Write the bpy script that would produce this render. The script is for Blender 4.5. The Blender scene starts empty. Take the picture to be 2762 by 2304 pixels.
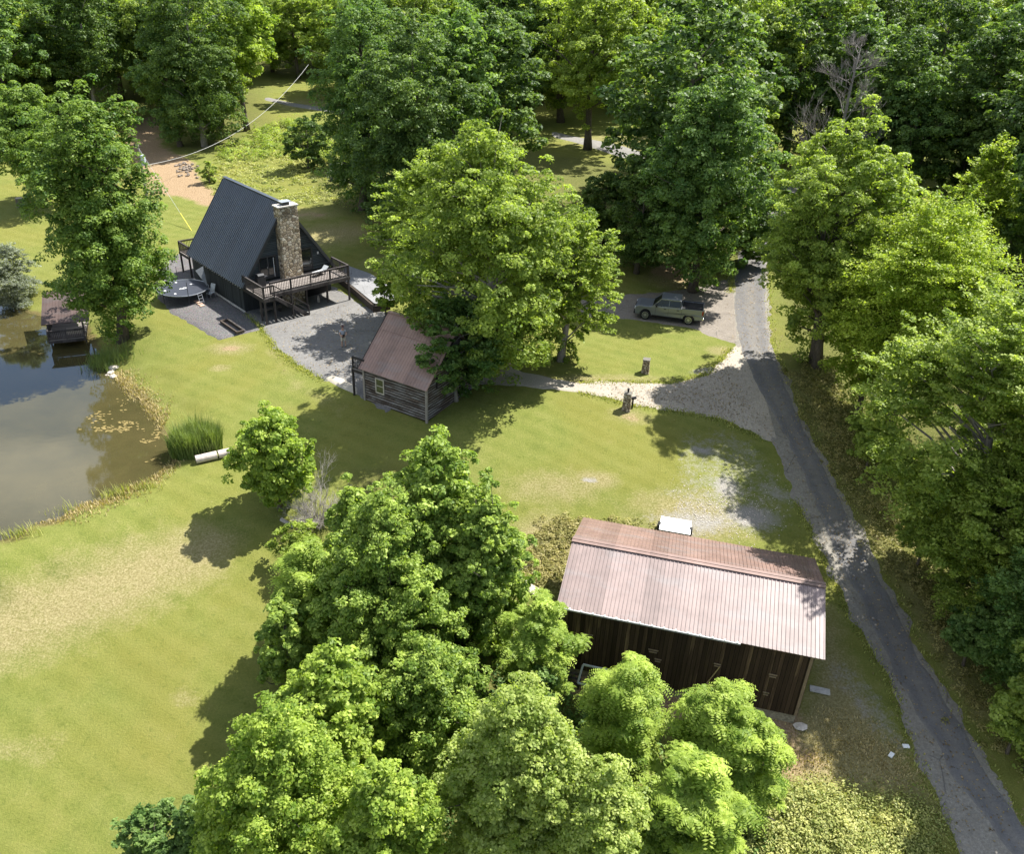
import bpy, math, random
import numpy as np
from mathutils import Vector, Matrix

# ---------------------------------------------------------------- camera, sky, sun, exposure
SC = bpy.context.scene
COL = SC.collection
F_PX, PITCH, ROLL, CAM_H = 2263.44, math.radians(29.74), math.radians(2.62), 27.94
cd = bpy.data.cameras.new('camera')
cam = bpy.data.objects.new('camera', cd); COL.objects.link(cam); SC.camera = cam
cd.sensor_fit = 'HORIZONTAL'; cd.sensor_width = 36; cd.lens = F_PX / 2762 * 36
cd.clip_start = 0.5; cd.clip_end = 3000
cr, sr = math.cos(ROLL), math.sin(ROLL)
_r0 = Vector((1, 0, 0)); _d0 = Vector((0, -math.sin(PITCH), -math.cos(PITCH))); _f0 = Vector((0, math.cos(PITCH), -math.sin(PITCH)))
_X = _r0 * cr - _d0 * sr; _Y = -(_r0 * sr + _d0 * cr); _Z = -_f0
cam.matrix_world = Matrix(((_X.x, _Y.x, _Z.x, 0), (_X.y, _Y.y, _Z.y, 0), (_X.z, _Y.z, _Z.z, CAM_H), (0, 0, 0, 1)))

SUNV = Vector((0.53, 0.42, 1.0)).normalized()
sun_el = math.asin(SUNV.z); sun_az = math.atan2(SUNV.x, SUNV.y)
world = bpy.data.worlds.new('World'); SC.world = world; world.use_nodes = True
wn = world.node_tree.nodes; wl = world.node_tree.links; wn.clear()
w_out = wn.new('ShaderNodeOutputWorld'); w_bg = wn.new('ShaderNodeBackground'); sky = wn.new('ShaderNodeTexSky')
sky.sky_type = 'NISHITA'; sky.sun_disc = False; sky.sun_elevation = sun_el; sky.sun_rotation = sun_az
sky.air_density = 1.0; sky.dust_density = 1.2; sky.altitude = 300
w_bg.inputs['Strength'].default_value = 0.1
w_tc = wn.new('ShaderNodeTexCoord'); w_map = wn.new('ShaderNodeMapping'); w_map.inputs['Scale'].default_value = (1.0, 1.0, 2.2)
w_noi = wn.new('ShaderNodeTexNoise'); w_noi.inputs['Scale'].default_value = 2.3; w_noi.inputs['Detail'].default_value = 7; w_noi.inputs['Roughness'].default_value = .55
w_rmp = wn.new('ShaderNodeValToRGB'); w_rmp.color_ramp.elements[0].position = .49; w_rmp.color_ramp.elements[1].position = .57
w_mix = wn.new('ShaderNodeMixRGB'); w_mix.inputs['Color2'].default_value = (5.2, 5.4, 5.8, 1)
wl.new(w_tc.outputs['Generated'], w_map.inputs['Vector']); wl.new(w_map.outputs['Vector'], w_noi.inputs['Vector'])
wl.new(w_noi.outputs['Fac'], w_rmp.inputs['Fac']); wl.new(w_rmp.outputs['Color'], w_mix.inputs['Fac'])
wl.new(sky.outputs['Color'], w_mix.inputs['Color1']); wl.new(w_mix.outputs['Color'], w_bg.inputs['Color'])
wl.new(w_bg.outputs['Background'], w_out.inputs['Surface'])

sd = bpy.data.lights.new('sun', 'SUN'); sd.energy = 5.0; sd.angle = math.radians(0.55); sd.color = (1.0, 0.965, 0.91)
sun = bpy.data.objects.new('sun', sd); COL.objects.link(sun)
sun.rotation_euler = SUNV.to_track_quat('Z', 'Y').to_euler(); sun.location = (40, 60, 90)
SC.view_settings.view_transform = 'Standard'; SC.view_settings.look = 'None'
SC.view_settings.exposure = 1.34; SC.view_settings.gamma = 1.0
SC.render.engine = 'CYCLES'
SC.cycles.max_bounces = 7; SC.cycles.diffuse_bounces = 3; SC.cycles.glossy_bounces = 3
SC.cycles.transmission_bounces = 5; SC.cycles.transparent_max_bounces = 8
SC.cycles.caustics_reflective = False; SC.cycles.caustics_refractive = False
SC.cycles.use_denoising = True

rng = np.random.default_rng(11)
random.seed(5)

# ---------------------------------------------------------------- pixel <-> world (2100-wide reading of the photograph)
S_D = 2762 / 2100
def ray(px, py):
    u, v = px * S_D - 1381, py * S_D - 1152
    u, v = u * cr + v * sr, -u * sr + v * cr
    return np.array([u, F_PX * math.cos(PITCH) - v * math.sin(PITCH), -F_PX * math.sin(PITCH) - v * math.cos(PITCH)])
def proj(P):
    x, y, z = P[0], P[1], P[2] - CAM_H
    zc = y * math.cos(PITCH) - z * math.sin(PITCH); yc = -y * math.sin(PITCH) - z * math.cos(PITCH)
    u, v = x / zc * F_PX, yc / zc * F_PX
    return np.array([(u * cr - v * sr + 1381) / S_D, (u * sr + v * cr + 1152) / S_D, zc])
def hitz(px, py, z):
    d = ray(px, py); return np.array([0, 0, CAM_H]) + d * (z - CAM_H) / d[2]

# ---------------------------------------------------------------- terrain: thin-plate spline through surveyed heights
ZW = -2.1
ctrl = [(15, 68, 0), (10, 70, 0), (20, 75, .3), (-23.2, 66.9, -.28), (-16.9, 72.9, -.26), (-30.4, 74.5, -.28), (-24.1, 80.4, -.1), (-20, 62, -.35), (-13.7, 61, -.3),
        (-10.5, 52.6, -.36), (-5.8, 49.9, -.45), (-5, 56, -.2), (0, 60, -.1), (8, 53, -.5), (9, 60, -.15), (-10, 66, -.1), (-8, 72, .2),
        (-33, 66, -.6), (-32, 60, -1.1), (-25, 58, -1.0), (-19, 55, -.9), (-16, 49, -1.5), (-8, 45, -1.7), (0, 45, -1.7), (7, 46, -1.8), (12, 46, -2.0),
        (-35, 85, 0), (-40, 95, .2), (-55, 80, -1.2), (-50, 66, -1.8), (-60, 100, .3), (-20, 95, 1.3), (-8, 90, 1.6), (5, 85, 1.2), (25, 90, 1.2), (40, 90, 2.5),
        (2.5, 31.5, -5.1), (14.5, 29.2, -5.2), (4, 39.5, -3.6), (15.5, 37.0, -3.9), (8, 26, -5.9), (16, 25, -5.9), (20, 27, -5.4), (20, 35, -4.3), (19.5, 43, -2.9), (17.5, 50, -1.7), (17, 57, -.7), (26, 35, -3.8), (27, 48, -1.6), (27, 60, .3), (30, 75, 1.0), (24, 22, -6.2), (30, 24, -5.5),
        (0, 36, -3.9), (-6, 36, -3.8), (-13, 38, -3.0), (-8, 28, -5.6), (0, 26, -6.0), (-5, 20, -7.4), (-22, 36, -2.9), (-15, 30, -4.6), (-25, 26, -4.9), (-20, 20, -6.4), (8, 17, -7.6), (20, 15, -7.6), (-35, 20, -5.6),
        (-17.5, 45.5, -1.75), (-21, 42, -1.9), (-28, 37.5, -2.2), (-40, 33, -2.2),
        (-100, 60, -1.5), (-100, 120, 1), (-60, 140, 1.8), (-30, 135, 2.4), (0, 135, 3.0), (40, 130, 4.5), (90, 120, 9), (60, 70, 4), (60, 35, 0), (70, 10, -4), (-90, 20, -5), (0, 0, -10.5), (40, 0, -9), (-50, 0, -9),
        (-110, 180, 7), (-50, 185, 5), (0, 185, 6.5), (50, 180, 9), (110, 180, 14), (0, 260, 17), (-160, 260, 20), (160, 260, 28), (0, 400, 34), (-300, 420, 45), (300, 420, 50), (-300, 100, 10), (300, 80, 25), (0, -200, -16), (-300, -150, -12), (300, -150, -10), (0, 900, 60), (-800, 700, 70), (800, 700, 70), (-800, -300, 10), (800, -300, 10)]
_c = np.array(ctrl, float)
def _U(r2): return r2 * np.log(r2 + 1e-9) * .5
_n = len(_c); _K = _U(((_c[:, None, :2] - _c[None, :, :2]) ** 2).sum(-1) / 1e4) + np.eye(_n) * 2e-4
_P = np.hstack([np.ones((_n, 1)), _c[:, :2] / 100]); _A = np.zeros((_n + 3, _n + 3)); _A[:_n, :_n] = _K; _A[:_n, _n:] = _P; _A[_n:, :_n] = _P.T
_w = np.linalg.solve(_A, np.r_[_c[:, 2], 0, 0, 0])
def tps(x, y):
    x = np.asarray(x, float); y = np.asarray(y, float); sh = x.shape; q = np.c_[x.ravel(), y.ravel()]; out = np.empty(len(q))
    for i in range(0, len(q), 20000):
        b = q[i:i + 20000]; out[i:i + 20000] = _U(((b[:, None] - _c[None, :, :2]) ** 2).sum(-1) / 1e4) @ _w[:_n] + _w[_n] + b[:, 0] / 100 * _w[_n + 1] + b[:, 1] / 100 * _w[_n + 2]
    return out.reshape(sh)

pond_px = [(0, 1112), (60, 1085), (110, 1068), (150, 1050), (200, 1032), (250, 1010), (300, 985), (345, 958), (362, 935), (350, 910), (335, 890), (322, 868), (308, 848), (285, 828), (262, 805), (240, 785), (220, 765), (200, 735), (185, 700), (170, 672), (140, 660), (100, 655), (60, 640), (20, 625), (-60, 615)]
pond = np.array([hitz(a, b, ZW)[:2] for a, b in pond_px] + [[-62, 62], [-72, 48], [-66, 38], [-45, 32.5]])
def poly_sdf(x, y, poly):
    x = np.asarray(x, float); y = np.asarray(y, float); d = np.full(x.shape, 1e9); ins = np.zeros(x.shape, bool); n = len(poly)
    for i in range(n):
        x1, y1 = poly[i]; x2, y2 = poly[(i + 1) % n]; ex, ey = x2 - x1, y2 - y1
        t = np.clip(((x - x1) * ex + (y - y1) * ey) / (ex * ex + ey * ey + 1e-12), 0, 1)
        d = np.minimum(d, np.hypot(x - x1 - t * ex, y - y1 - t * ey))
        c = ((y1 > y) != (y2 > y)); xi = x1 + (y - y1) * ex / (ey if abs(ey) > 1e-12 else 1e-12)
        ins ^= c & (x < xi)
    return np.where(ins, -d, d)
def wob(x, y):
    return .12 * np.sin(x * 1.7 + 1.3 * np.sin(y * 1.1)) + .1 * np.sin(y * 2.3 + x * .9) + .05 * np.sin(x * 4.1 - y * 3.3)
def T(x, y):
    x = np.asarray(x, float); y = np.asarray(y, float)
    z = tps(x, y)
    z = z + .06 * np.sin(x * .31 + 1.2 * np.sin(y * .17)) * np.sin(y * .27 + .5)
    s = poly_sdf(x, y, pond) + 1.3 * wob(x, y)
    k = np.clip(s / 5.0, 0, 1); k = k * k * (3 - 2 * k)
    bank = ZW + .03 + .16 * np.maximum(s, 0)
    z = np.where(s > 0, np.where(s < 5, bank * (1 - k) + z * k, z), ZW - np.minimum(1.4, -s * .45))
    return z
def tz(x, y): return float(T(np.array([x]), np.array([y]))[0])
def at(px, py):
    d = ray(px, py); d = d / np.linalg.norm(d)
    t = np.linspace(18, 420, 1400); X = d[0] * t; Y = d[1] * t; Z = CAM_H + d[2] * t
    g = Z - T(X, Y); i = int(np.argmax(g < 0)) if (g < 0).any() else len(t) - 1
    a, b = (t[i - 1], t[i]) if i else (t[0], t[1])
    ga, gb = g[i - 1], g[i]; k = a + (b - a) * (ga / (ga - gb) if ga != gb else .5)
    x, y = d[0] * k, d[1] * k
    return Vector((x, y, tz(x, y)))

# ---------------------------------------------------------------- object helpers
def tag(o, label=None, cat=None, group=None, kind=None):
    if label: o['label'] = label
    if cat: o['category'] = cat
    if group: o['group'] = group
    if kind: o['kind'] = kind
    return o
def empty(name, loc, rz=0, label=None, cat=None, group=None, kind=None):
    o = bpy.data.objects.new(name, None); COL.objects.link(o); o.location = loc; o.rotation_euler = (0, 0, rz)
    o.empty_display_size = .3
    return tag(o, label, cat, group, kind)
class MB:
    def __init__(s): s.v = []; s.f = []
    def add(s, vs, fs):
        b = len(s.v); s.v += [tuple(map(float, p)) for p in vs]; s.f += [tuple(i + b for i in f) for f in fs]; return s
    def box(s, c, d, rz=0, rx=0, ry=0):
        M = Matrix.Rotation(rz, 3, 'Z') @ Matrix.Rotation(ry, 3, 'Y') @ Matrix.Rotation(rx, 3, 'X')
        vs = [Vector(c) + M @ Vector((sx * d[0] / 2, sy * d[1] / 2, sz * d[2] / 2)) for sx in (-1, 1) for sy in (-1, 1) for sz in (-1, 1)]
        return s.add(vs, [(0, 1, 3, 2), (4, 6, 7, 5), (0, 4, 5, 1), (2, 3, 7, 6), (0, 2, 6, 4), (1, 5, 7, 3)])
    def b2(s, lo, hi):
        return s.box([(a + b) / 2 for a, b in zip(lo, hi)], [abs(b - a) for a, b in zip(lo, hi)])
    def bar(s, p, q, w, h=None):
        p, q = Vector(p), Vector(q); d = q - p; L = d.length; h = h or w
        if L < 1e-6: return s
        z = d / L; x = Vector((0, 0, 1)).cross(z); x = Vector((1, 0, 0)) if x.length < 1e-4 else x.normalized(); y = z.cross(x)
        vs = [c + x * a * w / 2 + y * b * h / 2 for c in (p, q) for a, b in ((-1, -1), (1, -1), (1, 1), (-1, 1))]
        return s.add(vs, [(3, 2, 1, 0), (4, 5, 6, 7), (0, 1, 5, 4), (1, 2, 6, 5), (2, 3, 7, 6), (3, 0, 4, 7)])
    def tube(s, pts, rad, n=8, cap=True):
        pts = [Vector(p) for p in pts]; m = len(pts)
        if not hasattr(rad, '__len__'): rad = [rad] * m
        ref = None; vs = []
        for i, p in enumerate(pts):
            d = (pts[min(i + 1, m - 1)] - pts[max(i - 1, 0)]).normalized()
            if ref is None: ref = Vector((1, 0, 0)) if abs(d.x) < .9 else Vector((0, 1, 0))
            x = (ref - d * ref.dot(d)).normalized(); y = d.cross(x); ref = x
            vs += [p + (x * math.cos(2 * math.pi * k / n) + y * math.sin(2 * math.pi * k / n)) * rad[i] for k in range(n)]
        fs = [(i * n + k, i * n + (k + 1) % n, (i + 1) * n + (k + 1) % n, (i + 1) * n + k) for i in range(m - 1) for k in range(n)]
        if cap: fs += [tuple(range(n - 1, -1, -1)), tuple(range((m - 1) * n, m * n))]
        return s.add(vs, fs)
    def prism(s, poly, z0, z1, ax='z'):
        n = len(poly)
        P = {'z': lambda a, b, c: (a, b, c), 'y': lambda a, b, c: (a, c, b), 'x': lambda a, b, c: (c, a, b)}[ax]
        return s.add([P(a, b, z0) for a, b in poly] + [P(a, b, z1) for a, b in poly], [tuple(range(n - 1, -1, -1)), tuple(range(n, 2 * n))] + [(i, (i + 1) % n, n + (i + 1) % n, n + i) for i in range(n)])
    def build(s, name, mat, parent=None, label=None, cat=None, group=None, kind=None, smooth=False, bevel=0):
        me = bpy.data.meshes.new(name); me.from_pydata(s.v, [], s.f); me.update()
        import bmesh
        bm = bmesh.new(); bm.from_mesh(me); bmesh.ops.recalc_face_normals(bm, faces=bm.faces)
        bm.to_mesh(me); bm.free()
        o = bpy.data.objects.new(name, me); COL.objects.link(o); me.materials.append(mat)
        if smooth: me.polygons.foreach_set('use_smooth', [True] * len(me.polygons))
        if bevel:
            m = o.modifiers.new('bevel', 'BEVEL'); m.width = bevel; m.segments = 2; m.limit_method = 'ANGLE'
        if parent: o.parent = parent
        return tag(o, label, cat, group, kind)
def copy_tree(o, parent=None):
    c = o.copy(); COL.objects.link(c)
    if parent: c.parent = parent
    for ch in list(o.children): copy_tree(ch, c)
    return c

# ---------------------------------------------------------------- materials
def newmat(name):
    m = bpy.data.materials.new(name); m.use_nodes = True; nt = m.node_tree; b = nt.nodes['Principled BSDF']
    return m, nt, nt.nodes, nt.links, b
def coords(nt, scale=(1, 1, 1), kind='Object', rot=(0, 0, 0)):
    tc = nt.nodes.new('ShaderNodeTexCoord'); mp = nt.nodes.new('ShaderNodeMapping'); mp.inputs['Scale'].default_value = scale; mp.inputs['Rotation'].default_value = rot
    nt.links.new(tc.outputs[kind], mp.inputs['Vector']); return mp.outputs['Vector']
def noise(nt, vec, scale, detail=5, rough=.6, dist=0):
    n = nt.nodes.new('ShaderNodeTexNoise'); n.inputs['Scale'].default_value = scale; n.inputs['Detail'].default_value = detail; n.inputs['Roughness'].default_value = rough; n.inputs['Distortion'].default_value = dist
    if vec is not None: nt.links.new(vec, n.inputs['Vector'])
    return n.outputs['Fac']
def ramp(nt, fac, stops):
    r = nt.nodes.new('ShaderNodeValToRGB'); e = r.color_ramp.elements
    while len(e) < len(stops): e.new(.5)
    for k, (p, c) in enumerate(stops):
        e[k].position = p; e[k].color = (c, c, c, 1) if not hasattr(c, '__len__') else (*c, 1)
    nt.links.new(fac, r.inputs['Fac']); return r.outputs['Color']
def mix(nt, f, a, b, mode='MIX'):
    m = nt.nodes.new('ShaderNodeMixRGB'); m.blend_type = mode
    for s, v in (('Fac', f), ('Color1', a), ('Color2', b)):
        if isinstance(v, (int, float)): m.inputs[s].default_value = v if s == 'Fac' else (v, v, v, 1)
        elif isinstance(v, tuple): m.inputs[s].default_value = (*v, 1)
        else: nt.links.new(v, m.inputs[s])
    return m.outputs['Color']
def mth(nt, op, a, b=None):
    m = nt.nodes.new('ShaderNodeMath'); m.operation = op
    for i, v in enumerate((a, b)):
        if v is None: continue
        if isinstance(v, (int, float)): m.inputs[i].default_value = v
        else: nt.links.new(v, m.inputs[i])
    return m.outputs[0]
def bump(nt, b, h, strength=.4, dist=.05):
    n = nt.nodes.new('ShaderNodeBump'); n.inputs['Strength'].default_value = strength; n.inputs['Distance'].default_value = dist
    nt.links.new(h, n.inputs['Height']); nt.links.new(n.outputs['Normal'], b.inputs['Normal'])
def plain(name, c, rough=.6, metal=0, var=.25, scale=6, coat=0, spec=.5):
    m, nt, N, L, b = newmat(name)
    v = coords(nt); f = noise(nt, v, scale, 6, .65)
    lo = tuple(x * (1 - var) for x in c); hi = tuple(min(1, x * (1 + var)) for x in c)
    L.new(ramp(nt, f, [(.3, lo), (.7, hi)]), b.inputs['Base Color']); b.inputs['Roughness'].default_value = rough; b.inputs['Metallic'].default_value = metal
    b.inputs['Coat Weight'].default_value = coat; b.inputs['Specular IOR Level'].default_value = spec
    return m
def wood(name, c, c2, axis=2, boards=.2, across=0, rough=.85, gap=.5, pale=.0, spec=.2):
    """boards: width of a board along local axis `across`, grain along `axis`"""
    m, nt, N, L, b = newmat(name)
    sc = [5.0] * 3; sc[axis] = .35
    f = noise(nt, coords(nt, tuple(sc)), 2.2, 8, .7)
    base = ramp(nt, f, [(.3, c), (.72, c2)])
    tc = N.new('ShaderNodeTexCoord'); sx = N.new('ShaderNodeSeparateXYZ'); L.new(tc.outputs['Object'], sx.inputs[0])
    t = mth(nt, 'DIVIDE', sx.outputs[across], boards)
    fl = mth(nt, 'FLOOR', t); wn_ = N.new('ShaderNodeTexWhiteNoise'); wn_.noise_dimensions = '1D'; L.new(fl, wn_.inputs['W'])
    tone = ramp(nt, wn_.outputs['Value'], [(0, .62), (1, 1.3)])
    base = mix(nt, 1, base, tone, 'MULTIPLY')
    fr = mth(nt, 'FRACT', t); g = mth(nt, 'LESS_THAN', fr, .09)
    base = mix(nt, mth(nt, 'MULTIPLY', g, gap), base, (.004, .0035, .003))
    if pale:
        st = noise(nt, coords(nt, tuple(s * .6 if i != axis else .12 for i, s in enumerate(sc))), 1.4, 6, .6)
        base = mix(nt, ramp(nt, st, [(.5, 0.0), (.75, pale)]), base, (.17, .12, .07))
    L.new(base, b.inputs['Base Color']); b.inputs['Roughness'].default_value = rough; b.inputs['Specular IOR Level'].default_value = spec
    bump(nt, b, mth(nt, 'SUBTRACT', f, g), .5, .02)
    return m
def leafmat(name, c, c2, trans=.35, rough=.55):
    m, nt, N, L, b = newmat(name)
    at_ = N.new('ShaderNodeAttribute'); at_.attribute_name = 'tone'
    col = ramp(nt, at_.outputs['Fac'], [(0, c), (1, c2)])
    L.new(col, b.inputs['Base Color']); b.inputs['Roughness'].default_value = .5; b.inputs['Specular IOR Level'].default_value = .2
    tr = N.new('ShaderNodeBsdfTranslucent'); mx = N.new('ShaderNodeMixShader'); mx.inputs['Fac'].default_value = trans
    tcol = mix(nt, 1, col, (1.35, 1.45, .5), 'MULTIPLY'); L.new(tcol, tr.inputs['Color'])
    L.new(b.outputs[0], mx.inputs[1]); L.new(tr.outputs[0], mx.inputs[2]); L.new(mx.outputs[0], N['Material Output'].inputs['Surface'])
    return m
# ---------------------------------------------------------------- ground sheet
def axis_pts(lo, a, b, hi, d):
    core = np.arange(a, b + d / 2, d); left = []; p, st = a, d
    while p > lo: st *= 1.16; p -= st; left.append(p)
    right = []; p, st = core[-1], d
    while p < hi: st *= 1.16; p += st; right.append(p)
    return np.r_[left[::-1], core, right]
gx = axis_pts(-900, -52, 36, 900, .34); gy = axis_pts(-300, 17, 100, 1200, .34)
GX, GY = np.meshgrid(gx, gy); GZ = T(GX, GY)
def grid_mesh(name, X, Y, Z, mat, attrs=None, smooth=True):
    h, w = X.shape; me = bpy.data.meshes.new(name)
    co = np.c_[X.ravel(), Y.ravel(), Z.ravel()]
    i = np.arange(h * w).reshape(h, w); q = np.stack([i[:-1, :-1], i[:-1, 1:], i[1:, 1:], i[1:, :-1]], -1).reshape(-1, 4)
    return raw_mesh(name, co, q, mat, attrs, smooth)
def raw_mesh(name, co, q, mat, attrs=None, smooth=False, parent=None):
    me = bpy.data.meshes.new(name); k = q.shape[1]
    me.vertices.add(len(co)); me.vertices.foreach_set('co', co.astype(np.float32).ravel())
    me.loops.add(q.size); me.loops.foreach_set('vertex_index', q.astype(np.int32).ravel())
    me.polygons.add(len(q)); me.polygons.foreach_set('loop_start', np.arange(0, q.size, k, dtype=np.int32)); me.polygons.foreach_set('loop_total', np.full(len(q), k, np.int32))
    if smooth: me.polygons.foreach_set('use_smooth', np.ones(len(q), bool))
    me.update(calc_edges=True)
    for n, (dom, a) in (attrs or {}).items():
        t = me.attributes.new(n, 'FLOAT', dom); t.data.foreach_set('value', np.asarray(a, np.float32).ravel())
    me.materials.append(mat); o = bpy.data.objects.new(name, me); COL.objects.link(o)
    if parent: o.parent = parent
    return o
def blob(px, py, rx, ry, rot=0, soft=.5):
    c = at(px, py); a = math.radians(rot); dx, dy = GX - c.x, GY - c.y
    u = (dx * math.cos(a) + dy * math.sin(a)) / rx; v = (-dx * math.sin(a) + dy * math.cos(a)) / ry
    return np.clip((1.0 + soft - np.hypot(u, v)) / (2 * soft), 0, 1)
def region(pxs, soft=1.0, off=0):
    P = np.array([list(at(a, b))[:2] for a, b in pxs]); return np.clip(.5 - (poly_sdf(GX, GY, P) + off) / (2 * soft), 0, 1)
def mx_(*a): return np.maximum.reduce(a)
dry = mx_(region([(-80, 1230), (100, 1170), (280, 1105), (420, 1075), (500, 1100), (440, 1190), (300, 1250), (150, 1320), (-80, 1400)], 1.4) * .8, blob(380, 1430, .8, .5) * .45, blob(60, 1540, 1.6, .8, 0) * .35, blob(1140, 1000, 3, 1.2, 10, .8) * .7, blob(1220, 985, 1.6, .8, 0) * .7, blob(1150, 1150, 2.2, 3.0, 60, .6) * .9, blob(1100, 1120, 2.6, 1.6, 60, .6) * .9, blob(1420, 1060, 3.5, 2, 0, .7) * .9,
          region([(1660, 1430), (1560, 1540), (1600, 1600), (1900, 1640), (1940, 1700), (1760, 1400), (1700, 1250)], 1.0) * .95,
          blob(690, 480, 5, 3, 10, .7) * .8, blob(620, 440, 4, 2, 0, .7) * .7, blob(470, 715, 1.6, .8, 0, .8) * .9, blob(450, 755, .8, .5) * .7, blob(1400, 610, 3, 1.2, 0) * .9, blob(1400, 575, 3.5, 2.5, 0) * .9,
          region([(1610, 760), (1700, 960), (1850, 1220), (2000, 1480), (2040, 1480), (1900, 1200), (1760, 960), (1660, 760)], .7) * .75,
          blob(1230, 780, 5, 1, 8) * .6, blob(1290, 852, 1.6, .9, 0) * .6, blob(1480, 720, 1.2, .9) * .7, blob(800, 540, 3, 2) * .5, blob(300, 835, 2.6, .7, -55, .7) * .8, blob(260, 790, 1.6, .6, -60) * .7, blob(400, 520, 2.5, 1.5) * .6,
          blob(650, 210, 8, 5) * .7, blob(1260, 290, 8, 5, 0) * .6, region([(560, 700), (620, 790), (720, 830), (700, 860), (600, 800), (540, 720)], .5) * .35)
dirt = mx_(region([(285, 235), (250, 300), (290, 345), (310, 395), (380, 405), (430, 425), (450, 400), (410, 370), (395, 330), (330, 300), (325, 235)], 1.2), blob(445, 410, 2.5, 1.5) * .8, blob(1390, 560, 2.6, 2.0) * .9,
           blob(470, 715, 1.1, .5) * .6, region([(1150, 1330), (1150, 1420), (1420, 1520), (1640, 1530), (1650, 1450), (1400, 1400)], .8) * .8, blob(640, 440, 2.5, 1) * .5, blob(1290, 855, 1.0, .6) * .5, blob(1590, 1560, 2.5, 1.2) * .6, blob(670, 1230, 3, 3) * .3)
stone = mx_(region([(1380, 890), (1360, 1090), (1440, 1100), (1640, 1100), (1640, 1010), (1560, 900), (1480, 870)], 1.2) * .43, blob(1430, 1070, 3.0, 1.0, 0, .8) * .75, blob(1540, 1060, 2.0, 1.2, 0, .8) * .9, blob(1490, 1000, 1.3, 1.6, 0, .8) * .75, blob(1440, 925, 1.1, .6, 0) * .7, blob(1380, 1010, 1.4, .5, 10, .8) * .45, blob(1210, 985, .7, .3, 0) * .7, blob(1590, 1010, .8, 1.6, 60) * .6,
            blob(1385, 1090, 1.4, .9) * .8, blob(1500, 915, .9, .5) * .5, blob(790, 490, 2.4, .9, -20, .9) * .7, blob(1450, 760, 1.6, .5, 20) * .7, blob(1500, 740, .6, 1.2, 0) * .7, blob(1760, 1420, 1.2, 3, 30) * .45, blob(1800, 1480, .8, 2.4, 30) * .5)
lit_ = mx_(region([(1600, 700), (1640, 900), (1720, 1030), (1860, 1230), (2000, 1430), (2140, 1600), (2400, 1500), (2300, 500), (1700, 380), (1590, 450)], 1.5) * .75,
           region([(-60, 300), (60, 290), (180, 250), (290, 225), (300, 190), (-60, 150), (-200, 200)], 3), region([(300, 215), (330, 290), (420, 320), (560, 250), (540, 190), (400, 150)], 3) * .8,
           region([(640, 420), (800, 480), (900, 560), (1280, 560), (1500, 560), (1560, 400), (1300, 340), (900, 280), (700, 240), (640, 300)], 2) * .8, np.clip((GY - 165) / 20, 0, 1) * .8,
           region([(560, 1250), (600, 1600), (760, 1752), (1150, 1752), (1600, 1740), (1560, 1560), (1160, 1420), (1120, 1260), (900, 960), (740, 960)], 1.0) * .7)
tall = mx_(region([(1060, 1190), (1090, 1110), (1150, 1060), (1250, 1070), (1190, 1090), (1140, 1240)], .6), blob(650, 400, 9, 3, 0) * .7, blob(450, 390, 5, 2) * .6, region([(1560, 1600), (1500, 1752), (1940, 1752), (1920, 1660), (1800, 1580), (1690, 1600)], .8))
gm, nt, N, L, b = newmat('grass_ground')
v = coords(nt)
def attr(nt, n):
    a = nt.nodes.new('ShaderNodeAttribute'); a.attribute_name = n; return a.outputs['Fac']
n_big = noise(nt, v, .11, 4, .6); n_mid = noise(nt, v, .8, 6, .65); n_fine = noise(nt, v, 9, 5, .7); n_mic = noise(nt, v, 34, 3, .7)
g1 = ramp(nt, n_mid, [(.28, (.105, .135, .03)), (.5, (.17, .196, .046)), (.74, (.245, .245, .08))])
g2 = ramp(nt, n_fine, [(.25, (.075, .098, .018)), (.5, (.165, .18, .036)), (.78, (.28, .275, .085))])
gc = mix(nt, .5, g1, g2)
gc = mix(nt, ramp(nt, n_big, [(.42, 0.0), (.62, .55)]), gc, (.205, .185, .042))
n_cl = noise(nt, v, 2.6, 6, .75)
gc = mix(nt, ramp(nt, n_cl, [(.56, 0.0), (.68, .6)]), gc, (.085, .11, .02))
gc = mix(nt, ramp(nt, noise(nt, v, 5.5, 5, .7), [(.66, 0.0), (.74, .7)]), gc, (.36, .31, .16))
# mowing bands across the open lawn
wv = N.new('ShaderNodeTexWave'); wv.inputs['Scale'].default_value = .24; wv.inputs['Distortion'].default_value = 2.6; wv.inputs['Detail'].default_value = 2; wv.inputs['Detail Scale'].default_value = .6
L.new(coords(nt, rot=(0, 0, math.radians(-62))), wv.inputs['Vector'])
gc = mix(nt, ramp(nt, wv.outputs['Fac'], [(.2, 0.0), (.9, .16)]), gc, (.27, .26, .08))
gc = mix(nt, ramp(nt, n_mic, [(.3, .45), (.7, 0.0)]), gc, (.045, .062, .01))
def edge(a, n1, n2, w=.18, t=.5):
    s = mth(nt, 'ADD', a, mth(nt, 'MULTIPLY', mth(nt, 'SUBTRACT', n1, .5), .9)); s = mth(nt, 'ADD', s, mth(nt, 'MULTIPLY', mth(nt, 'SUBTRACT', n2, .5), .7))
    return ramp(nt, s, [(t - w, 0.0), (t + w, 1.0)])
dryc = ramp(nt, n_fine, [(.3, (.13, .112, .042)), (.5, (.228, .197, .088)), (.7, (.335, .295, .155))])
gc = mix(nt, edge(attr(nt, 'dry'), n_mid, n_fine, .34), gc, dryc)
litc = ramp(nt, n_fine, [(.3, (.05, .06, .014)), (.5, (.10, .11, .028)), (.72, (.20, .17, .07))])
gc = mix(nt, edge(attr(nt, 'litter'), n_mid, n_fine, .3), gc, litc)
dirtc = ramp(nt, n_fine, [(.3, (.17, .115, .06)), (.5, (.27, .19, .11)), (.72, (.39, .29, .185))])
gc = mix(nt, edge(attr(nt, 'dirt'), n_mid, n_fine, .15), gc, dirtc)
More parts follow.
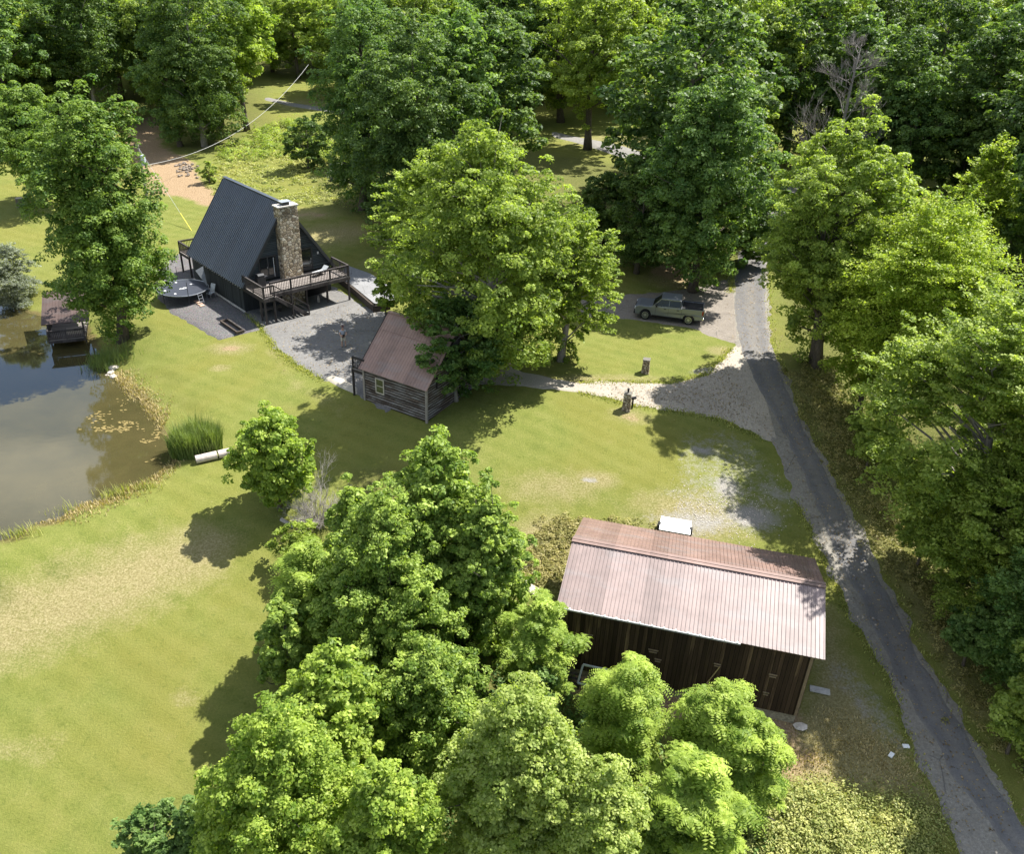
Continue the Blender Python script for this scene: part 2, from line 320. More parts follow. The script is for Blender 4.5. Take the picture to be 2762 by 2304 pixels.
stc = ramp(nt, n_mic, [(.3, (.13, .12, .10)), (.5, (.26, .245, .22)), (.7, (.44, .42, .385))])
gc = mix(nt, edge(attr(nt, 'stone'), noise(nt, v, 2.2, 7, .75), n_fine, .2, .55), gc, stc)
mudc = ramp(nt, n_fine, [(.3, (.06, .05, .02)), (.6, (.16, .13, .05)), (.8, (.27, .22, .08))])
gc = mix(nt, edge(attr(nt, 'mud'), n_mid, n_fine, .2), gc, mudc)
L.new(gc, b.inputs['Base Color']); b.inputs['Roughness'].default_value = .95; b.inputs['Specular IOR Level'].default_value = .12
bump(nt, b, mth(nt, 'ADD', mth(nt, 'MULTIPLY', n_fine, 1.0), mth(nt, 'MULTIPLY', n_mic, .6)), .8, .09)
sdf_p = poly_sdf(GX, GY, pond) + 1.3 * wob(GX, GY)
mud = np.clip(1.05 - np.abs(sdf_p) / .75, 0, 1)
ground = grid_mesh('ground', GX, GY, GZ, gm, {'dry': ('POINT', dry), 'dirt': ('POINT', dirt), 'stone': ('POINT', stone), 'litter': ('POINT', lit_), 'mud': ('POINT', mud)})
ground['kind'] = 'structure'

# ---------------------------------------------------------------- pond water
wm, nt, N, L, b = newmat('pond_water')
v = coords(nt); f = noise(nt, v, .25, 4, .6)
L.new(ramp(nt, f, [(.3, (.042, .038, .015)), (.7, (.066, .056, .022))]), b.inputs['Base Color'])
b.inputs['Roughness'].default_value = .035; b.inputs['IOR'].default_value = 1.48; b.inputs['Specular IOR Level'].default_value = .85
bump(nt, b, noise(nt, coords(nt, (1, 2.0, 1)), 1.6, 4, .6), .035, .05)
ctr = pond.mean(0); big = []
for i, p in enumerate(pond):
    a_, c_ = pond[i - 1], pond[(i + 1) % len(pond)]; t = c_ - a_; nrm = np.array([t[1], -t[0]]); nrm /= np.linalg.norm(nrm)
    q = p + nrm * .75
    if poly_sdf(np.array([q[0]]), np.array([q[1]]), pond)[0] < 0: q = p - nrm * .75
    big.append((q[0], q[1]))
w_ = MB(); w_.add([(x, y, ZW) for x, y in big], [tuple(range(len(big)))])
water = w_.build('pond_water', wm, kind='structure')

# ---------------------------------------------------------------- roads and hard surfaces, draped on the ground
def dens(px, n):
    P = [at(*q) for q in px]; P = np.array([list(p)[:2] for p in P]); s = np.r_[0, np.cumsum(np.hypot(*np.diff(P, axis=0).T))]; t = np.linspace(0, s[-1], n)
    # Catmull-style smoothing by resampling then averaging
    X, Y = np.interp(t, s, P[:, 0]), np.interp(t, s, P[:, 1])
    for _ in range(3):
        X[1:-1] = (X[:-2] + 2 * X[1:-1] + X[2:]) / 4; Y[1:-1] = (Y[:-2] + 2 * Y[1:-1] + Y[2:]) / 4
    return np.c_[X, Y]
def drape(name, A, B, off, mat, n=120, m=14, rag=.2, kind='structure', zfun=None):
    a, b_ = dens(A, n), dens(B, n); seed = hash(name) % 97 if False else sum(map(ord, name))
    r = np.random.default_rng(seed)
    def jag(P):
        j = np.convolve(r.normal(0, 1, n + 8), [.15, .2, .3, .2, .15], 'same')[4:-4] * rag; t = np.gradient(P, axis=0); t /= np.linalg.norm(t, axis=1)[:, None] + 1e-9
        return P + np.c_[t[:, 1], -t[:, 0]] * j[:, None]
    a, b_ = jag(a), jag(b_); u = np.linspace(0, 1, m)[:, None, None]; G = a[None] * (1 - u) + b_[None] * u
    X, Y = G[..., 0], G[..., 1]; Z = T(X, Y) + off
    e = np.minimum(np.linspace(0, 1, m), np.linspace(1, 0, m))[:, None]
    Z[0] -= off + .02; Z[-1] -= off + .02; Z[:, 0] -= off + .02; Z[:, -1] -= off + .02
    ed = np.broadcast_to(np.linspace(0, 1, m)[:, None], X.shape)
    o = grid_mesh(name, X, Y, Z, mat, {'across': ('POINT', ed)}); o['kind'] = kind
    return o
def pavemat(name, c0, c1, c2, fine=30, stain=.5, dirtc=(.3, .24, .15), leaf=.3, tracks=0, rough=.9, cracks=.6):
    m, nt, N, L, b = newmat(name); v = coords(nt)
    f1 = noise(nt, v, .9, 8, .72, .6); f2 = noise(nt, v, fine * .3, 8, .82); f3 = noise(nt, v, 3.2, 8, .75)
    c = ramp(nt, f2, [(.3, c0), (.5, c1), (.7, c2)])
    c = mix(nt, ramp(nt, f1, [(.35, 0.0), (.65, stain)]), c, tuple(x * .62 for x in c1))
    c = mix(nt, ramp(nt, f3, [(.56, 0.0), (.72, leaf)]), c, dirtc)
    if tracks:
        a = N.new('ShaderNodeAttribute'); a.attribute_name = 'across'
        tr = ramp(nt, a.outputs['Fac'], [(0, .9), (.1, .25), (.28, 0.0), (.42, .5), (.58, .5), (.74, 0.0), (.9, .3), (1, .9)])
        c = mix(nt, mth(nt, 'MULTIPLY', mth(nt, 'MULTIPLY', tr, tracks), ramp(nt, f3, [(.3, .2), (.6, 1.0)])), c, dirtc)
    vp = N.new('ShaderNodeTexVoronoi'); vp.inputs['Scale'].default_value = .32; L.new(mix(nt, .25, v, noise(nt, v, .8, 5, .7)), vp.inputs['Vector']); sp_ = N.new('ShaderNodeSeparateColor'); L.new(vp.outputs['Color'], sp_.inputs[0])
    c = mix(nt, 1, c, ramp(nt, sp_.outputs[0], [(0, .92), (1, 1.07)]), 'MULTIPLY')
    if cracks:
        vc = N.new('ShaderNodeTexVoronoi'); vc.feature = 'DISTANCE_TO_EDGE'; vc.inputs['Scale'].default_value = .45
        dv = mix(nt, .35, v, noise(nt, v, 1.1, 4, .6)); L.new(dv, vc.inputs['Vector'])
        k = mth(nt, 'MULTIPLY', ramp(nt, vc.outputs['Distance'], [(.004, 1.0), (.011, 0.0)]), ramp(nt, f1, [(.45, 0.0), (.55, cracks)])); c = mix(nt, k, c, (.05, .048, .045))
    L.new(c, b.inputs['Base Color']); b.inputs['Roughness'].default_value = rough; b.inputs['Specular IOR Level'].default_value = .25
    bump(nt, b, mth(nt, 'ADD', f2, f3), .5, .02); return m
M_shoulder = pavemat('old_pavement', (.12, .11, .09), (.20, .185, .155), (.34, .315, .27), 26, .45, (.27, .22, .14), .65)
M_asph = pavemat('asphalt', (.085, .083, .085), (.125, .122, .12), (.20, .195, .185), 40, .5, (.20, .18, .145), .45, .8, cracks=0)
M_pad = pavemat('driveway_asphalt', (.10, .098, .094), (.16, .155, .147), (.25, .238, .215), 24, .4, (.33, .3, .25), .35)
M_grav = pavemat('driveway_gravel', (.19, .165, .13), (.30, .265, .215), (.44, .40, .33), 34, .15, (.44, .34, .22), .45, cracks=0)
M_far = pavemat('far_pavement', (.15, .145, .135), (.20, .19, .175), (.26, .25, .23), 10, .3, (.3, .27, .2), .2, cracks=0)
roadL = [(1640, 355), (1600, 395), (1563, 440), (1525, 495), (1503, 545), (1498, 600), (1497, 660), (1508, 720), (1530, 790), (1560, 862), (1603, 958), (1633, 1025), (1658, 1080), (1688, 1153), (1725, 1233), (1755, 1288), (1792, 1345), (1828, 1410), (1865, 1519), (1895, 1590), (1932, 1671), (1962, 1752), (1990, 1830)]
roadR = [(1690, 355), (1655, 395), (1625, 440), (1592, 495), (1577, 545), (1578, 600), (1580, 660), (1590, 720), (1621, 788), (1645, 850), (1676, 910), (1725, 1001), (1767, 1086), (1810, 1172), (1840, 1220), (1895, 1342), (1944, 1415), (1993, 1501), (2029, 1568), (2085, 1660), (2140, 1740), (2200, 1830)]
drape('road_shoulder', roadL, roadR, .035, M_shoulder, 420, 12, .26)
aspL = [(1640, 355), (1600, 395), (1563, 440), (1527, 495), (1507, 545), (1503, 600), (1504, 660), (1516, 720), (1545, 790), (1590, 862), (1635, 958), (1665, 1025), (1690, 1086), (1722, 1166), (1763, 1233), (1790, 1294), (1826, 1373), (1863, 1440), (1920, 1537), (1950, 1598), (2023, 1690), (2075, 1760), (2130, 1830)]
aspR = [(1690, 355), (1655, 395), (1622, 440), (1590, 495), (1573, 545), (1573, 600), (1575, 660), (1584, 720), (1612, 788), (1636, 850), (1665, 910), (1712, 1001), (1752, 1086), (1798, 1172), (1830, 1225), (1882, 1342), (1930, 1415), (1980, 1501), (2016, 1568), (2075, 1660), (2130, 1740), (2190, 1830)]
drape('road', aspL, aspR, .06, M_asph, 420, 12, .12)
drape('gravel_driveway', [(1530, 690), (1500, 715), (1455, 765), (1380, 785), (1300, 785), (1250, 780), (1190, 786), (1140, 778), (1080, 762), (1000, 735), (900, 690), (850, 668)],
      [(1600, 925), (1560, 900), (1480, 862), (1400, 846), (1340, 840), (1300, 832), (1190, 806), (1140, 800), (1080, 795), (1000, 790), (920, 770), (870, 745)], .045, M_grav, 150, 14, .16)
M_apron = pavemat('gravel_apron', (.12, .10, .08), (.19, .165, .135), (.30, .27, .23), 28, .45, (.24, .19, .12), .7)
drape('truck_apron', [(1190, 652), (1285, 655), (1330, 662), (1425, 676), (1450, 692), (1475, 698), (1512, 712)], [(1190, 608), (1285, 602), (1340, 600), (1440, 585), (1475, 575), (1490, 570), (1503, 555)], .04, M_apron, 110, 16, .12)
drape('parking_pad', [(480, 625), (505, 645), (535, 674), (565, 717), (615, 755), (665, 782), (735, 812), (790, 850)],
      [(640, 560), (665, 575), (692, 590), (745, 625), (790, 640), (850, 668), (900, 700), (940, 760)], .05, M_pad, 200, 22, .2)
M_slab = plain('pale_concrete', (.36, .325, .26), .9, 0, .18, 4)
drape('concrete_slab', [(664, 777), (700, 797), (734, 811)], [(681, 770), (708, 777), (735, 796)], .11, M_slab, 20, 6, .015)
mm, nt, N, L, b = newmat('mulch'); v = coords(nt)
vo = N.new('ShaderNodeTexVoronoi'); vo.inputs['Scale'].default_value = 14; L.new(v, vo.inputs['Vector'])
cc = mix(nt, .6, ramp(nt, noise(nt, v, 18, 5, .75), [(.3, (.045, .035, .032)), (.5, (.10, .082, .075)), (.72, (.21, .18, .16))]), vo.outputs['Color'], 'OVERLAY')
hs = N.new('ShaderNodeHueSaturation'); hs.inputs['Saturation'].default_value = .35; L.new(cc, hs.inputs['Color'])
L.new(mix(nt, ramp(nt, noise(nt, v, .7, 4), [(.4, 0.0), (.7, .4)]), hs.outputs['Color'], (.075, .06, .056)), b.inputs['Base Color']); b.inputs['Roughness'].default_value = .95
bump(nt, b, noise(nt, v, 22, 4, .8), .9, .06)
drape('mulch_bed', [(318, 548), (316, 585), (322, 612), (345, 640), (395, 668), (447, 699)], [(392, 505), (410, 560), (450, 600), (480, 625), (512, 648), (536, 677)], .07, mm, 120, 18, .12)
drape('far_driveway', [(540, 205), (590, 216), (680, 232), (780, 262)], [(545, 198), (590, 208), (685, 222), (790, 248)], .08, M_far, 40, 5, .1)
drape('far_lane', [(1130, 280), (1190, 296), (1240, 312), (1290, 328), (1345, 345), (1500, 385), (1600, 400)], [(1130, 268), (1190, 281), (1240, 290), (1300, 305), (1350, 318), (1500, 352), (1630, 372)], .08, M_far, 50, 6, .15)
# ---------------------------------------------------------------- materials for built things
M_black = plain('black_paint', (.028, .032, .034), .7, 0, .2, 3)
M_blackwood = wood('black_stained_boards', (.022, .025, .026), (.05, .055, .056), 2, .2, 1, .8, .6)
M_lap = None
def lapmat(name, c, c2, step=.16, pale=0, pc=(.3, .29, .28), rough=.8, dark=(.005, .005, .005), w=.16):
    m, nt, N, L, b = newmat(name); v = coords(nt, (.5, .5, 7)); f = noise(nt, v, 2, 7, .7)
    tc = N.new('ShaderNodeTexCoord'); sx = N.new('ShaderNodeSeparateXYZ'); L.new(tc.outputs['Object'], sx.inputs[0])
    t = mth(nt, 'DIVIDE', sx.outputs[2], step); fr = mth(nt, 'FRACT', t); fl = mth(nt, 'FLOOR', t)
    wn_ = N.new('ShaderNodeTexWhiteNoise'); wn_.noise_dimensions = '1D'; L.new(fl, wn_.inputs['W'])
    c_ = mix(nt, 1, ramp(nt, f, [(.3, c), (.7, c2)]), ramp(nt, wn_.outputs['Value'], [(0, .7), (1, 1.25)]), 'MULTIPLY')
    if pale:
        st = noise(nt, coords(nt, (.55, .55, 3.2)), 1.5, 7, .62); c_ = mix(nt, ramp(nt, st, [(.44, 0.0), (.6, pale)]), c_, pc)
    g = mth(nt, 'LESS_THAN', fr, w); c_ = mix(nt, g, c_, dark)
    L.new(c_, b.inputs['Base Color']); b.inputs['Roughness'].default_value = rough; b.inputs['Specular IOR Level'].default_value = .25
    bump(nt, b, mth(nt, 'MULTIPLY', fr, -1.0), .7, .03); return m
M_lap = lapmat('black_lap_siding', (.045, .055, .06), (.065, .08, .086), .15)
M_cablap = lapmat('weathered_lap_siding', (.05, .036, .028), (.14, .108, .088), .2, .8, (.25, .24, .235), .9, (.008, .006, .005), .3)
def metalroof(name, c, rough=.38, seam=None, ax=0, spec=.5, metal=.0):
    m, nt, N, L, b = newmat(name); v = coords(nt); f = noise(nt, v, 1.1, 6, .65); f2 = noise(nt, v, 14, 4, .7)
    tc = N.new('ShaderNodeTexCoord'); sx = N.new('ShaderNodeSeparateXYZ'); L.new(tc.outputs['Object'], sx.inputs[0])
    wn_ = N.new('ShaderNodeTexWhiteNoise'); wn_.noise_dimensions = '1D'; L.new(mth(nt, 'FLOOR', mth(nt, 'DIVIDE', sx.outputs[ax], .92)), wn_.inputs['W'])
    c_ = mix(nt, 1, ramp(nt, f, [(.3, tuple(x * .82 for x in c)), (.7, tuple(min(1, x * 1.15) for x in c))]), ramp(nt, wn_.outputs['Value'], [(0, .84), (1, 1.12)]), 'MULTIPLY')
    c_ = mix(nt, ramp(nt, f2, [(.6, 0.0), (.8, .25)]), c_, tuple(x * .5 for x in c))
    c_ = mix(nt, ramp(nt, noise(nt, coords(nt, (.5, 1.4, 1)), .8, 5, .6), [(.52, 0.0), (.66, .32)]), c_, (sum(c) / 3 * 1.25,) * 3)
    L.new(c_, b.inputs['Base Color']); b.inputs['Roughness'].default_value = rough; b.inputs['Specular IOR Level'].default_value = spec; b.inputs['Metallic'].default_value = metal
    bump(nt, b, f, .15, .03); return m
M_aroof = metalroof('charcoal_metal_roof', (.042, .052, .066), .42, ax=1, spec=.6)
M_broof = metalroof('brown_metal_roof', (.195, .128, .104), .36, ax=0, spec=.6)
M_broof2 = metalroof('faded_brown_metal_roof', (.228, .172, .156), .42, ax=0, spec=.4)
M_croof = metalroof('cabin_brown_metal_roof', (.26, .165, .13), .5, ax=0, spec=.4)
M_boathroof = metalroof('boathouse_brown_roof', (.075, .05, .042), .6, ax=0, spec=.3)
M_trim = plain('dark_trim', (.03, .032, .035), .6)
M_deck = wood('deck_boards', (.17, .148, .132), (.28, .25, .225), 0, .14, 1, .85, .7)
M_rail = wood('railing_wood', (.036, .031, .03), (.08, .07, .066), 2, .5, 0, .85, 0)
M_glass = plain('dark_window_glass', (.012, .016, .018), .08, 0, .1, 2, 0, .8)
M_white = plain('white_paint', (.78, .78, .76), .6, 0, .08, 3)
M_conc = plain('concrete', (.48, .45, .40), .9, 0, .25, 5)
M_stoneb = plain('foundation_stone', (.22, .19, .14), .95, 0, .5, 7)
M_steel = plain('galvanised_steel', (.45, .47, .5), .4, .7, .15, 4)
def stonemat(name, sc=3.2, cols=None, mortar=(.10, .085, .065)):
    m, nt, N, L, b = newmat(name); v = coords(nt, (1, 1, 1.25))
    vo = N.new('ShaderNodeTexVoronoi'); vo.inputs['Scale'].default_value = sc; L.new(v, vo.inputs['Vector']); vo.inputs['Randomness'].default_value = .95
    ve = N.new('ShaderNodeTexVoronoi'); ve.feature = 'DISTANCE_TO_EDGE'; ve.inputs['Scale'].default_value = sc; L.new(v, ve.inputs['Vector']); ve.inputs['Randomness'].default_value = .95
    sp = N.new('ShaderNodeSeparateColor'); L.new(vo.outputs['Color'], sp.inputs[0])
    c_ = ramp(nt, sp.outputs[0], cols or [(0, (.16, .12, .075)), (.3, (.42, .34, .23)), (.5, (.55, .47, .35)), (.7, (.28, .22, .15)), (1, (.66, .60, .48))])
    c_ = mix(nt, 1, c_, ramp(nt, noise(nt, v, 9, 5, .7), [(.3, .65), (.7, 1.25)]), 'MULTIPLY')
    e = ramp(nt, ve.outputs['Distance'], [(.02, 1.0), (.07, 0.0)]); c_ = mix(nt, e, c_, mortar)
    L.new(c_, b.inputs['Base Color']); b.inputs['Roughness'].default_value = .92; b.inputs['Specular IOR Level'].default_value = .2
    bump(nt, b, ramp(nt, ve.outputs['Distance'], [(0, 0.0), (.16, 1.0)]), .9, .07); return m
M_chim = stonemat('chimney_stone')
M_pillar = stonemat('pillar_stone', 4.5)
def barnwood():
    m, nt, N, L, b = newmat('dark_barn_boards')
    f = noise(nt, coords(nt, (6, 6, .35)), 2.0, 8, .7); st = noise(nt, coords(nt, (2.6, 2.6, .22)), 1.0, 5, .6); kn = noise(nt, coords(nt, (7, 7, 3)), 2.4, 3, .5)
    tc = N.new('ShaderNodeTexCoord'); sx = N.new('ShaderNodeSeparateXYZ'); L.new(tc.outputs['Object'], sx.inputs[0]); s_ = mth(nt, 'ADD', sx.outputs[0], sx.outputs[1])
    t = mth(nt, 'DIVIDE', s_, .21); wn_ = N.new('ShaderNodeTexWhiteNoise'); wn_.noise_dimensions = '1D'; L.new(mth(nt, 'FLOOR', t), wn_.inputs['W'])
    c_ = ramp(nt, f, [(.3, (.03, .019, .012)), (.7, (.075, .048, .031))])
    c_ = mix(nt, 1, c_, ramp(nt, wn_.outputs['Value'], [(0, .45), (1, 1.25)]), 'MULTIPLY')
    k = mth(nt, 'MULTIPLY', ramp(nt, st, [(.52, 0.0), (.66, 1.0)]), ramp(nt, wn_.outputs['Value'], [(.45, .05), (.7, 1.0)]))
    c_ = mix(nt, mth(nt, 'MULTIPLY', k, .75), c_, (.22, .15, .085))
    low = ramp(nt, sx.outputs[2], [(.0, .5), (.12, 0.0)])
    c_ = mix(nt, ramp(nt, kn, [(.74, 0.0), (.78, .8)]), c_, (.30, .20, .11))
    c_ = mix(nt, mth(nt, 'LESS_THAN', mth(nt, 'FRACT', t), .1), c_, (.004, .003, .002))
    L.new(c_, b.inputs['Base Color']); b.inputs['Roughness'].default_value = .85; b.inputs['Specular IOR Level'].default_value = .15
    bump(nt, b, f, .5, .02); return m
M_barn = barnwood()

def gable(mb, x0, x1, ze, zr, z0, y):          # wall polygon, gable across x
    return [(x0, z0), (x1, z0), (x1, ze), ((x0 + x1) / 2, zr), (x0, ze)]
def slab_roof(P0, P1, P2, P3, th):             # quad extruded along its normal
    a, b_, c, d = map(Vector, (P0, P1, P2, P3)); n = (b_ - a).cross(d - a).normalized()
    if n.z < 0: n = -n
    mb = MB(); vs = [a, b_, c, d, a + n * th, b_ + n * th, c + n * th, d + n * th]
    mb.add(vs, [(3, 2, 1, 0), (4, 5, 6, 7), (0, 1, 5, 4), (1, 2, 6, 5), (2, 3, 7, 6), (3, 0, 4, 7)]); return mb, n
def ribs(mb, P0, P1, P2, P3, n_, th, sp, w=.03, h=.022):   # ribs run P0->P3, spaced along P0->P1
    a, b_, c, d = map(Vector, (P0, P1, P2, P3)); L_ = (b_ - a).length; k = int(L_ / sp)
    for i in range(k + 1):
        t = (i + .5) * sp / L_
        if t > 1: break
        mb.bar(a.lerp(b_, t) + n_ * (th + h / 2 - .002), d.lerp(c, t) + n_ * (th + h / 2 - .002), w, h)
    return mb
def railing(name, parent, p, q, mat, h=.95, sp=.15, postn=None, base=.0, mid=True):
    p, q = Vector(p), Vector(q); d = q - p; Lh = math.hypot(d.x, d.y); u = Vector((0, 0, 1)); mb = MB()
    mb.bar(p + u * h, q + u * h, .13, .045)
    mb.bar(p + u * (h - .10), q + u * (h - .10), .04, .08)
    mb.bar(p + u * .10, q + u * .10, .04, .08)
    k = int(Lh / sp)
    for i in range(1, k):
        c = p.lerp(q, i / k); mb.bar(c + u * .14, c + u * (h - .14), .035, .035)
    o = mb.build(name, mat, parent)
    n = postn if postn is not None else max(1, round(Lh / 1.9))
    for i in range(n + 1):
        c = p.lerp(q, i / n); MB().bar(c + u * base, c + u * (h - .024), .095, .095).build('rail_post', mat, o)
    return o

# ---------------------------------------------------------------- A-frame house
AY = math.radians(43.52); A0 = Vector((-23.22, 66.9, -.27))
house = empty('a_frame_house', A0, AY, 'black A-frame house with charcoal metal roof and tall stone chimney above a wooden deck', 'house')
W_, L_, HE, HR = 8.67, 10.44, 2.38 + .2, 8.72
mb = MB(); mb.b2((.06, .35, 0), (W_ - .06, L_ - .1, HE)); mb.build('lower_wall', M_blackwood, house)
mb = MB(); mb.prism([(.02, HE + .003), (W_ - .02, HE + .003), (W_ / 2, HR - .1)], .12, L_ - .15, 'y'); gw = mb.build('gable_wall', M_lap, house)
RO = []
for sgn in (0, 1):
    xe = -.16 if sgn == 0 else W_ + .16; zo = HE - .16 * (HR - HE) / (W_ / 2)
    P = [(xe, -.3, zo), (xe, L_ + .3, zo), (W_ / 2, L_ + .3, HR), (W_ / 2, -.3, HR)]
    mb, n_ = slab_roof(*P, .12); ribs(mb, *P, n_, .12, .3, .028, .03)
    r_ = mb.build('roof', M_aroof, house); RO.append(r_)
    for yy in (-.325, L_ + .325):
        MB().bar((xe, yy, zo + .01), (W_ / 2, yy, HR + .03), .05, .24).build('rake_trim', M_trim, r_)
mb = MB(); mb.bar((W_ / 2, -.3, HR + .2), (W_ / 2, L_ + .3, HR + .2), .34, .05); mb.build('ridge_cap', M_aroof, RO[0])
for i in range(24):
    yy = .2 + i * .44; MB().box((-.2, yy, HE - .27), (.05, .09, .05)).build('eave_clip', M_conc, RO[0])
# chimney
ch = MB(); n = 10
cx0, cx1, cy0, cy1, czt = 3.5, 5.3, -.78, .10, 8.72
ch.b2((cx0, cy0, 0), (cx1, cy1, czt)); chim = ch.build('chimney', M_chim, house, bevel=.05)
cp = MB(); cp.b2((cx0 - .06, cy0 - .06, czt), (cx1 + .06, cy1 + .06, czt + .1)); cp.build('chimney_cap', M_conc, chim)
fl = MB(); fl.b2((cx0 + .55, -.6, czt + .1), (cx0 + 1.15, -.1, czt + .32)); fl.build('flue', M_trim, chim)
fl = MB(); fl.b2((cx0 + .4, -.72, czt + .36), (cx0 + 1.3, .02, czt + .41))
for xx in (cx0 + .6, cx0 + 1.1):
    for yy in (-.55, -.15): fl.bar((xx, yy, czt + .3), (xx, yy, czt + .37), .03)
fl.build('flue_cover', M_steel, chim)
# openings
def door(x0, x1, z0, z1, y, leaves, parent, frame=M_trim, glass=M_glass, trim=None):
    f = MB(); f.b2((x0 - .09, y - .05, z0), (x0, y + .03, z1)); f.b2((x1, y - .05, z0), (x1 + .09, y + .03, z1)); f.b2((x0 - .09, y - .05, z1), (x1 + .09, y + .03, z1 + .1))
    w = (x1 - x0) / leaves
    for i in range(1, leaves): f.b2((x0 + i * w - .05, y - .045, z0), (x0 + i * w + .05, y + .03, z1))
    for i in range(leaves): f.b2((x0 + i * w + .05, y - .035, z0 + .005), (x0 + (i + 1) * w - .05, y + .02, z0 + .3))
    o = f.build('french_door', frame, parent)
    for i in range(leaves): MB().b2((x0 + i * w + .05, y - .02, z0 + .3), (x0 + (i + 1) * w - .05, y + .015, z1 - .02)).build('glass_pane', glass, o)
    MB().box((x0 + w - .1, y - .08, z0 + 1), (.03, .05, .14)).build('handle', M_steel, o)
    return o
d1 = door(1.72, 3.25, 2.62, 4.5, .10, 2, house); MB().b2((3.0, .02, 2.7), (3.03, .05, 4.4)).build('door_edge', M_white, d1)
door(5.66, 6.7, 2.62, 4.55, .10, 1, house)
MB().box((7.35, .08, 4.0), (.12, .12, .2)).build('wall_lamp', M_white, house)
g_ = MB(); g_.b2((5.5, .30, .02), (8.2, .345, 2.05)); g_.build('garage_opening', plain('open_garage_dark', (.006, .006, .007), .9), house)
g_ = MB(); g_.b2((1.9, .30, .02), (3.3, .345, 2.05)); g_.build('basement_door', M_trim, house)
MB().b2((-.05, .3, -.02), (.055, L_, .12)).build('foundation_edge', M_conc, house)
# front deck
DZ = 2.42
deck = MB(); deck.b2((0, -2.9, DZ - .05), (8.62, .1, DZ)); deck.b2((0, -3.55, DZ - .05), (1.0, -2.903, DZ)); dk = deck.build('deck_floor', M_deck, house)
j = MB(); j.b2((-.03, -3.58, DZ - .34), (.02, .2, DZ - .053)); j.b2((.02, -3.58, DZ - .34), (1.03, -3.53, DZ - .053)); j.b2((1.03, -2.95, DZ - .34), (8.66, -2.9, DZ - .053)); j.b2((8.61, -2.9, DZ - .34), (8.66, .2, DZ - .053))
for i in range(14): j.b2((.3 + i * .6, -2.88, DZ - .28), (.345 + i * .6, .08, DZ - .054))
j.build('deck_joists', M_rail, dk)
RZ = DZ
railing('railing', dk, (.04, .05, RZ), (.04, -3.5, RZ), M_rail, 1.0, .15, 2)
railing('railing', dk, (.1, -3.5, RZ), (1.0, -3.5, RZ), M_rail, 1.0, .15, 1)
railing('railing', dk, (1.0, -2.88, RZ), (8.58, -2.88, RZ), M_rail, 1.0, .15, 4)
railing('railing', dk, (8.58, -2.84, RZ), (8.58, -.1, RZ), M_rail, 1.0, .15, 2)
for x, y in ((.12, -3.44), (.25, -2.4), (.98, -3.4), (2.9, -2.8), (4.6, -2.3), (6.8, -2.0), (8.55, -2.8)):
    MB().b2((x - .07, y - .07, -.1 if x < 8 else .1), (x + .07, y + .07, DZ - .06)).build('deck_post', M_rail, dk)
st = MB(); A_, B_ = Vector((1.05, -3.2, DZ)), Vector((4.0, -3.2, .12))
for s in (-.38, .38): st.bar(A_ + Vector((0, s, -.14)), B_ + Vector((0, s, -.05)), .05, .28)
for i in range(12):
    c = A_.lerp(B_, (i + .6) / 12.4); st.box((c.x, c.y, c.z - .04), (.27, .76, .04))
stairs = st.build('stairs', M_rail, dk)
for s in (-.4,):
    mb = MB(); mb.bar(A_ + Vector((0, s, .9)), B_ + Vector((0, s, .85)), .05, .09); mb.bar(A_ + Vector((0, s, .45)), B_ + Vector((0, s, .42)), .03, .05); mb.build('handrail', M_rail, stairs)
    for t in (.5, 1.0):
        c = A_.lerp(B_, t); MB().bar((c.x, c.y + s, 0 if t > .6 else 0), (c.x, c.y + s, c.z + .88), .09).build('stair_post', M_rail, stairs)
# rear side deck
bd = MB(); bd.b2((0.0, L_ + .35, DZ - .4), (4.2, L_ + 2.5, DZ - .35)); bdk = bd.build('deck_floor', M_deck, house)
b2_ = MB(); b2_.b2((-.05, L_ + .3, DZ - .6), (.0, L_ + 2.55, DZ - .4)); b2_.b2((-.05, L_ + 2.5, DZ - .6), (4.2, L_ + 2.55, DZ - .4)); b2_.build('deck_joists', M_rail, bdk)
railing('railing', bdk, (.03, L_ + .35, DZ - .35), (.03, L_ + 2.45, DZ - .35), M_rail, 1.0, .15, 1)
railing('railing', bdk, (.03, L_ + 2.45, DZ - .35), (4.1, L_ + 2.45, DZ - .35), M_rail, 1.0, .15, 2)
for x, y in ((.05, L_ + 2.4), (4.0, L_ + 2.4), (.05, L_ + .5)): MB().b2((x - .07, y - .07, 0), (x + .07, y + .07, DZ - .4)).build('deck_post', M_rail, bdk)

# ---------------------------------------------------------------- cabin
CY = math.radians(-30.34); C0 = Vector((-10.52, 52.55, -.42))
cab = empty('log_cabin', C0, CY, 'weathered grey clapboard cabin with faded brown metal roof under the big tree', 'cabin')
cl, cw, che, chr_ = 5.43, 6.39, 2.72, 5.5
mb = MB(); ov = .02
mb.add([(0, 0, 0), (cl, 0, 0), (cl, cw, 0), (0, cw, 0), (0, 0, che), (cl, 0, che), (cl, cw, che), (0, cw, che), (0, cw / 2, chr_), (cl, cw / 2, chr_)],
       [(3, 2, 1, 0), (0, 1, 5, 4), (2, 3, 7, 6), (1, 2, 6, 9, 5), (3, 0, 4, 8, 7), (4, 5, 9, 8), (6, 7, 8, 9)])
cwall = mb.build('wall', M_cablap, cab)
for x, y in ((0, 0), (cl, 0), (0, cw), (cl, cw)):
    MB().b2((x - .07, y - .07, -.1), (x + .07, y + .07, che - .05)).build('corner_board', plain('corner_board', (.25, .22, .19), .9), cab)
